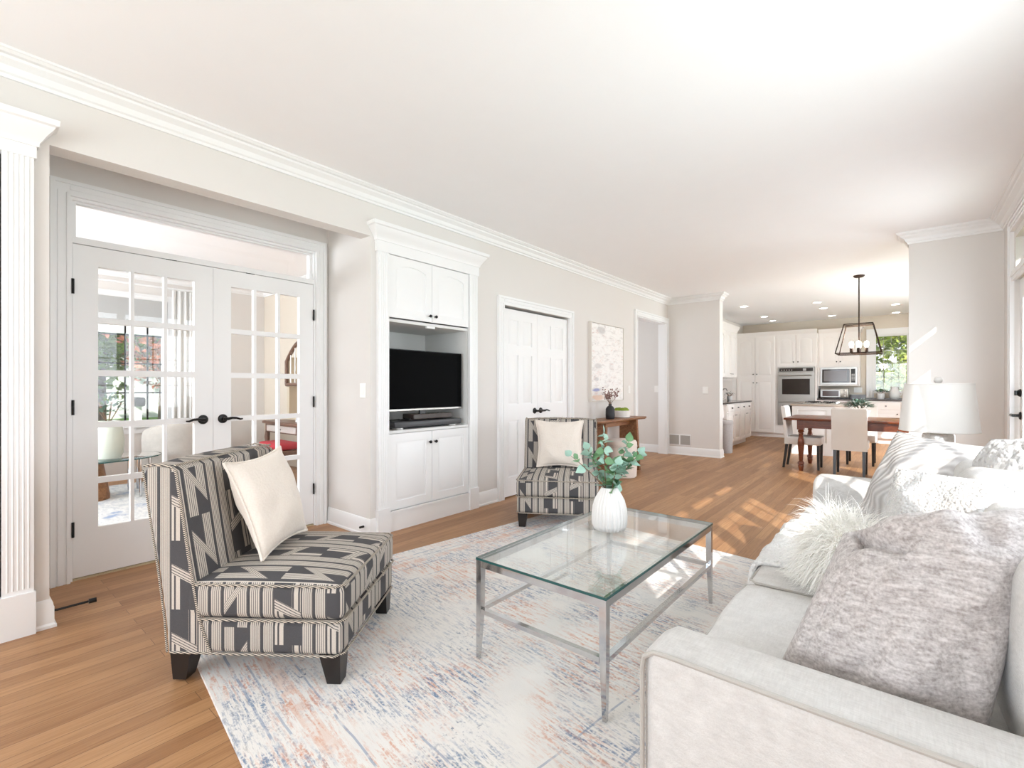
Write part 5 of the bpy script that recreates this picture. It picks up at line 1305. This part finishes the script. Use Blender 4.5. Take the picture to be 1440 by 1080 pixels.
tag(MB().tube([(-7.78, -1.0, 2.52), (-7.78, 2.5, 2.52)], .014, 10).build('curtain_rod', M['trim']), 'white curtain rod above the front room window', 'curtain rod')
t = thing('roller_shade', 'grey roller shade pulled down a little at the front room window', 'shade', (-7.9, .7, 2.34))
MB().box(.03, -1.3, -.30, .036, 1.32, 0).build('cloth', M['roller'], t); MB().tube([(.035, -1.3, -.30), (.035, 1.32, -.30)], .012, 8).build('bottom_bar', M['roller'], t)
# writing desk with arched hutch
L = (-6.17, 3.08, 0)
t = thing('secretary_desk', 'brown wooden writing desk with an arched hutch, seen through the right french door', 'desk', L)
PB = M['piano_brown']
MB().box(-.5, -.30, .68, .5, .24, .72, .008, 1).build('desktop', PB, t); MB().holes(-.46, -.27, .46, .22, [(-.43, -.24, .43, .19)], .57, .68, 'n').build('apron', PB, t)
for x in (-.44, .44):
    for y in (-.25, .2): MB().tube([(x, y, .57), (x*1.03, y, .5), (x*.96, y, .25), (x*1.02, y, .0)], [.03, .034, .02, .018], 10).build('leg', PB, t)
d = MB().box(-.40, -.28, .585, .40, -.262, .665, .004, 1).build('drawer', plain('pale_drawer', rgb(196, 186, 180), .4), t); MB(frame((0, -.28, .625), (1, 0, 0), (0, 0, 1))).lathe([(.006, 0), (.012, .012), (.002, .02)], n=10).build('knob', M['black'], d)
mb = MB(); mb.box(-.46, .02, .72, -.40, .22, 1.58); mb.box(.40, .02, .72, .46, .22, 1.58); mb.box(-.40, .2, .72, .40, .22, 1.75); mb.box(-.40, .02, .72, .40, .2, .74); mb.box(-.40, .02, 1.18, .40, .2, 1.20); mb.build('hutch', plain('hutch_inside', rgb(206, 192, 170), .5), t)
mb = MB(); n = 18; pts = [(-.43, 0, 1.2)]+[(-.43+.86*i/n, 0, 1.52+.26*math.sin(PI*i/n)) for i in range(n+1)]+[(.43, 0, 1.2), (-.43, 0, 1.2)]
mb.tube(pts, .026, 8); f_ = mb.build('arched_frame', PB, t)
mb = MB()
for i in range(1, 7): x = -.43+.86*i/7; mb.tube([(x, 0, 1.2), (x, 0, 1.52+.26*math.sin(PI*i/7))], .008, 6)
mb.build('spindle', M['trim'], f_)
t = thing('picture_frame', 'small tilted picture frame on the brown writing desk', 'picture frame', (-5.94, 2.92, .72))
MB(Matrix.Rotation(-.25, 4, 'X')).box(-.08, 0, 0, .08, .014, .24).build('frame', M['trim'], t); MB(Matrix.Rotation(-.25, 4, 'X')).box(-.06, -.003, .02, .06, .0, .22).build('print', plain('dim_print', rgb(150, 156, 176), .4), t)
t = thing('bench_stool', 'dark wooden stool with a red tufted cushion at the writing desk', 'stool', (-5.72, 2.62, 0))
MB().box(-.30, -.17, .38, .30, .14, .44, .01, 1).build('seat', PB, t)
MB().box(-.29, -.16, .442, .29, .13, .515, .03, 3).build('cushion', M['red'], t)
for x in (-.26, .26):
    for y in (-.13, .10): MB().tube([(x, y, .38), (x, y, .2), (x*1.04, y, 0)], [.024, .018, .016], 8).build('leg', PB, t)

# ------------------------------------------------------------------ outdoors
struct(MB().box(-60, -40, -.40, 40, 60, -.32).build('lawn', M['lawn']))
struct(MB().box(-19.5, -40, -.32, -15.5, 60, -.30).build('street', M['asphalt']))
mb = MB(); mb.box(-9.75, -3, 2.02, -9.55, 6, 2.16); struct(mb.build('porch_beam', M['siding']))
struct(MB().box(-9.9, -3, -.32, -8.3, 6, -.06).build('porch_floor', M['asphalt']))
def tree(label, loc, h, R, m, n=2600, seed=1, ls=.17, grp='garden trees', low=.25, name='leafy_tree'):
    rr = random.Random(seed); t = thing(name, label, 'tree', loc, 0, grp)
    mb = MB(); mb.tube([(0, 0, 0), (.05, .02, h*.3), (0, .05, h*.55), (.05, 0, h*.8)], [.16*h/6, .12*h/6, .08*h/6, .02], 8)
    cl = []
    for i in range(16):
        a = rr.uniform(0, 2*PI); q = R*rr.uniform(.15, .75); z = h*(low+(1-low)*rr.random()*.95); cl.append((Vector((q*math.cos(a), q*math.sin(a), z)), R*rr.uniform(.3, .52)))
    for c, r in cl[:9]: mb.tube([(0, 0, max(.1, c.z*.55)), c*.6+Vector((0, 0, c.z*.25)), c], [.05*h/6, .03*h/6, .008], 6)
    mb.build('trunk', M['bark'], t)
    lf = MB()
    for i in range(int(n*1.7)):
        c, r = rr.choice(cl); d = Vector((rr.gauss(0, 1), rr.gauss(0, 1), rr.gauss(0, 1))).normalized(); p = c+d*r*rr.random()**.4
        if p.z < .1: continue
        u = Vector((rr.gauss(0, 1), rr.gauss(0, 1), rr.gauss(0, .6))).normalized(); v_ = u.cross(Vector((rr.gauss(0, 1), rr.gauss(0, 1), rr.gauss(0, 1)))).normalized(); k = ls*rr.uniform(.8, 1.6)
        lf.f([lf.p(p-u*k*.5), lf.p(p+v_*k*.3), lf.p(p+u*k*.6), lf.p(p-v_*k*.3)])
    o = lf.build('foliage', m, t, smooth=False); o['kind'] = 'stuff'
    return t
gz = -.32
tree('yellow-green tree filling the left half of the kitchen window', (-.9, 18.5, gz), 6.5, 2.0, M['leaf_yellow'], 3200, 1)
tree('dark green tree behind the plants in the kitchen window', (.5, 21, gz), 8, 2.6, M['leaf_green'], 3600, 2)
tree('low yellow bush below the trees in the kitchen window', (.1, 16.2, gz), 1.9, 1.3, M['leaf_yellow'], 1500, 3, .12, low=.1, name='garden_bush')
tree('broad green tree across the street, outside the front room window', (-24, 4.0, gz), 7.5, 3.2, M['leaf_green'], 4200, 5, .25)
tree('red-leaved maple in front of the street, outside the front room window', (-13.6, 3.4, gz), 4.6, 1.5, M['leaf_red'], 1500, 6, .12, low=.34)
tree('bright green tree with low branches left outside the front room window', (-21, .9, gz), 7, 2.8, M['leaf_yellow'], 3600, 7, .24)
tree('far green tree at the right of the front room window', (-27, 9.5, gz), 9, 3.5, M['leaf_green'], 3600, 8, .28)
tree('round yellow shrub by the street outside the front room window', (-21, 6.2, gz), 1.8, 1.2, M['leaf_yellow'], 900, 9, .14, low=.1, name='garden_bush')
t = thing('white_house', 'white house across the street, glimpsed through the front room window', 'house', (-31, 6.4, gz))
MB().box(-2.5, -3, 0, 2.5, 3, 3.2).build('wall', M['siding'], t)
MB().loft([[(-2.8, -3.3, 3.2), (2.8, -3.3, 3.2), (0, -3.3, 4.9)], [(-2.8, 3.3, 3.2), (2.8, 3.3, 3.2), (0, 3.3, 4.9)]]).build('roof', M['asphalt'], t, smooth=False)
t = thing('street_mailbox', 'small dark mailbox on a white post by the lawn outside the front room window', 'mailbox', (-13.2, 2.85, gz))
MB().box(-.06, -.06, 0, .06, .06, 1.05).build('post', M['siding'], t); MB().box(-.22, -.1, 1.05, .22, .1, 1.26, .05, 2).build('box', M['black'], t)
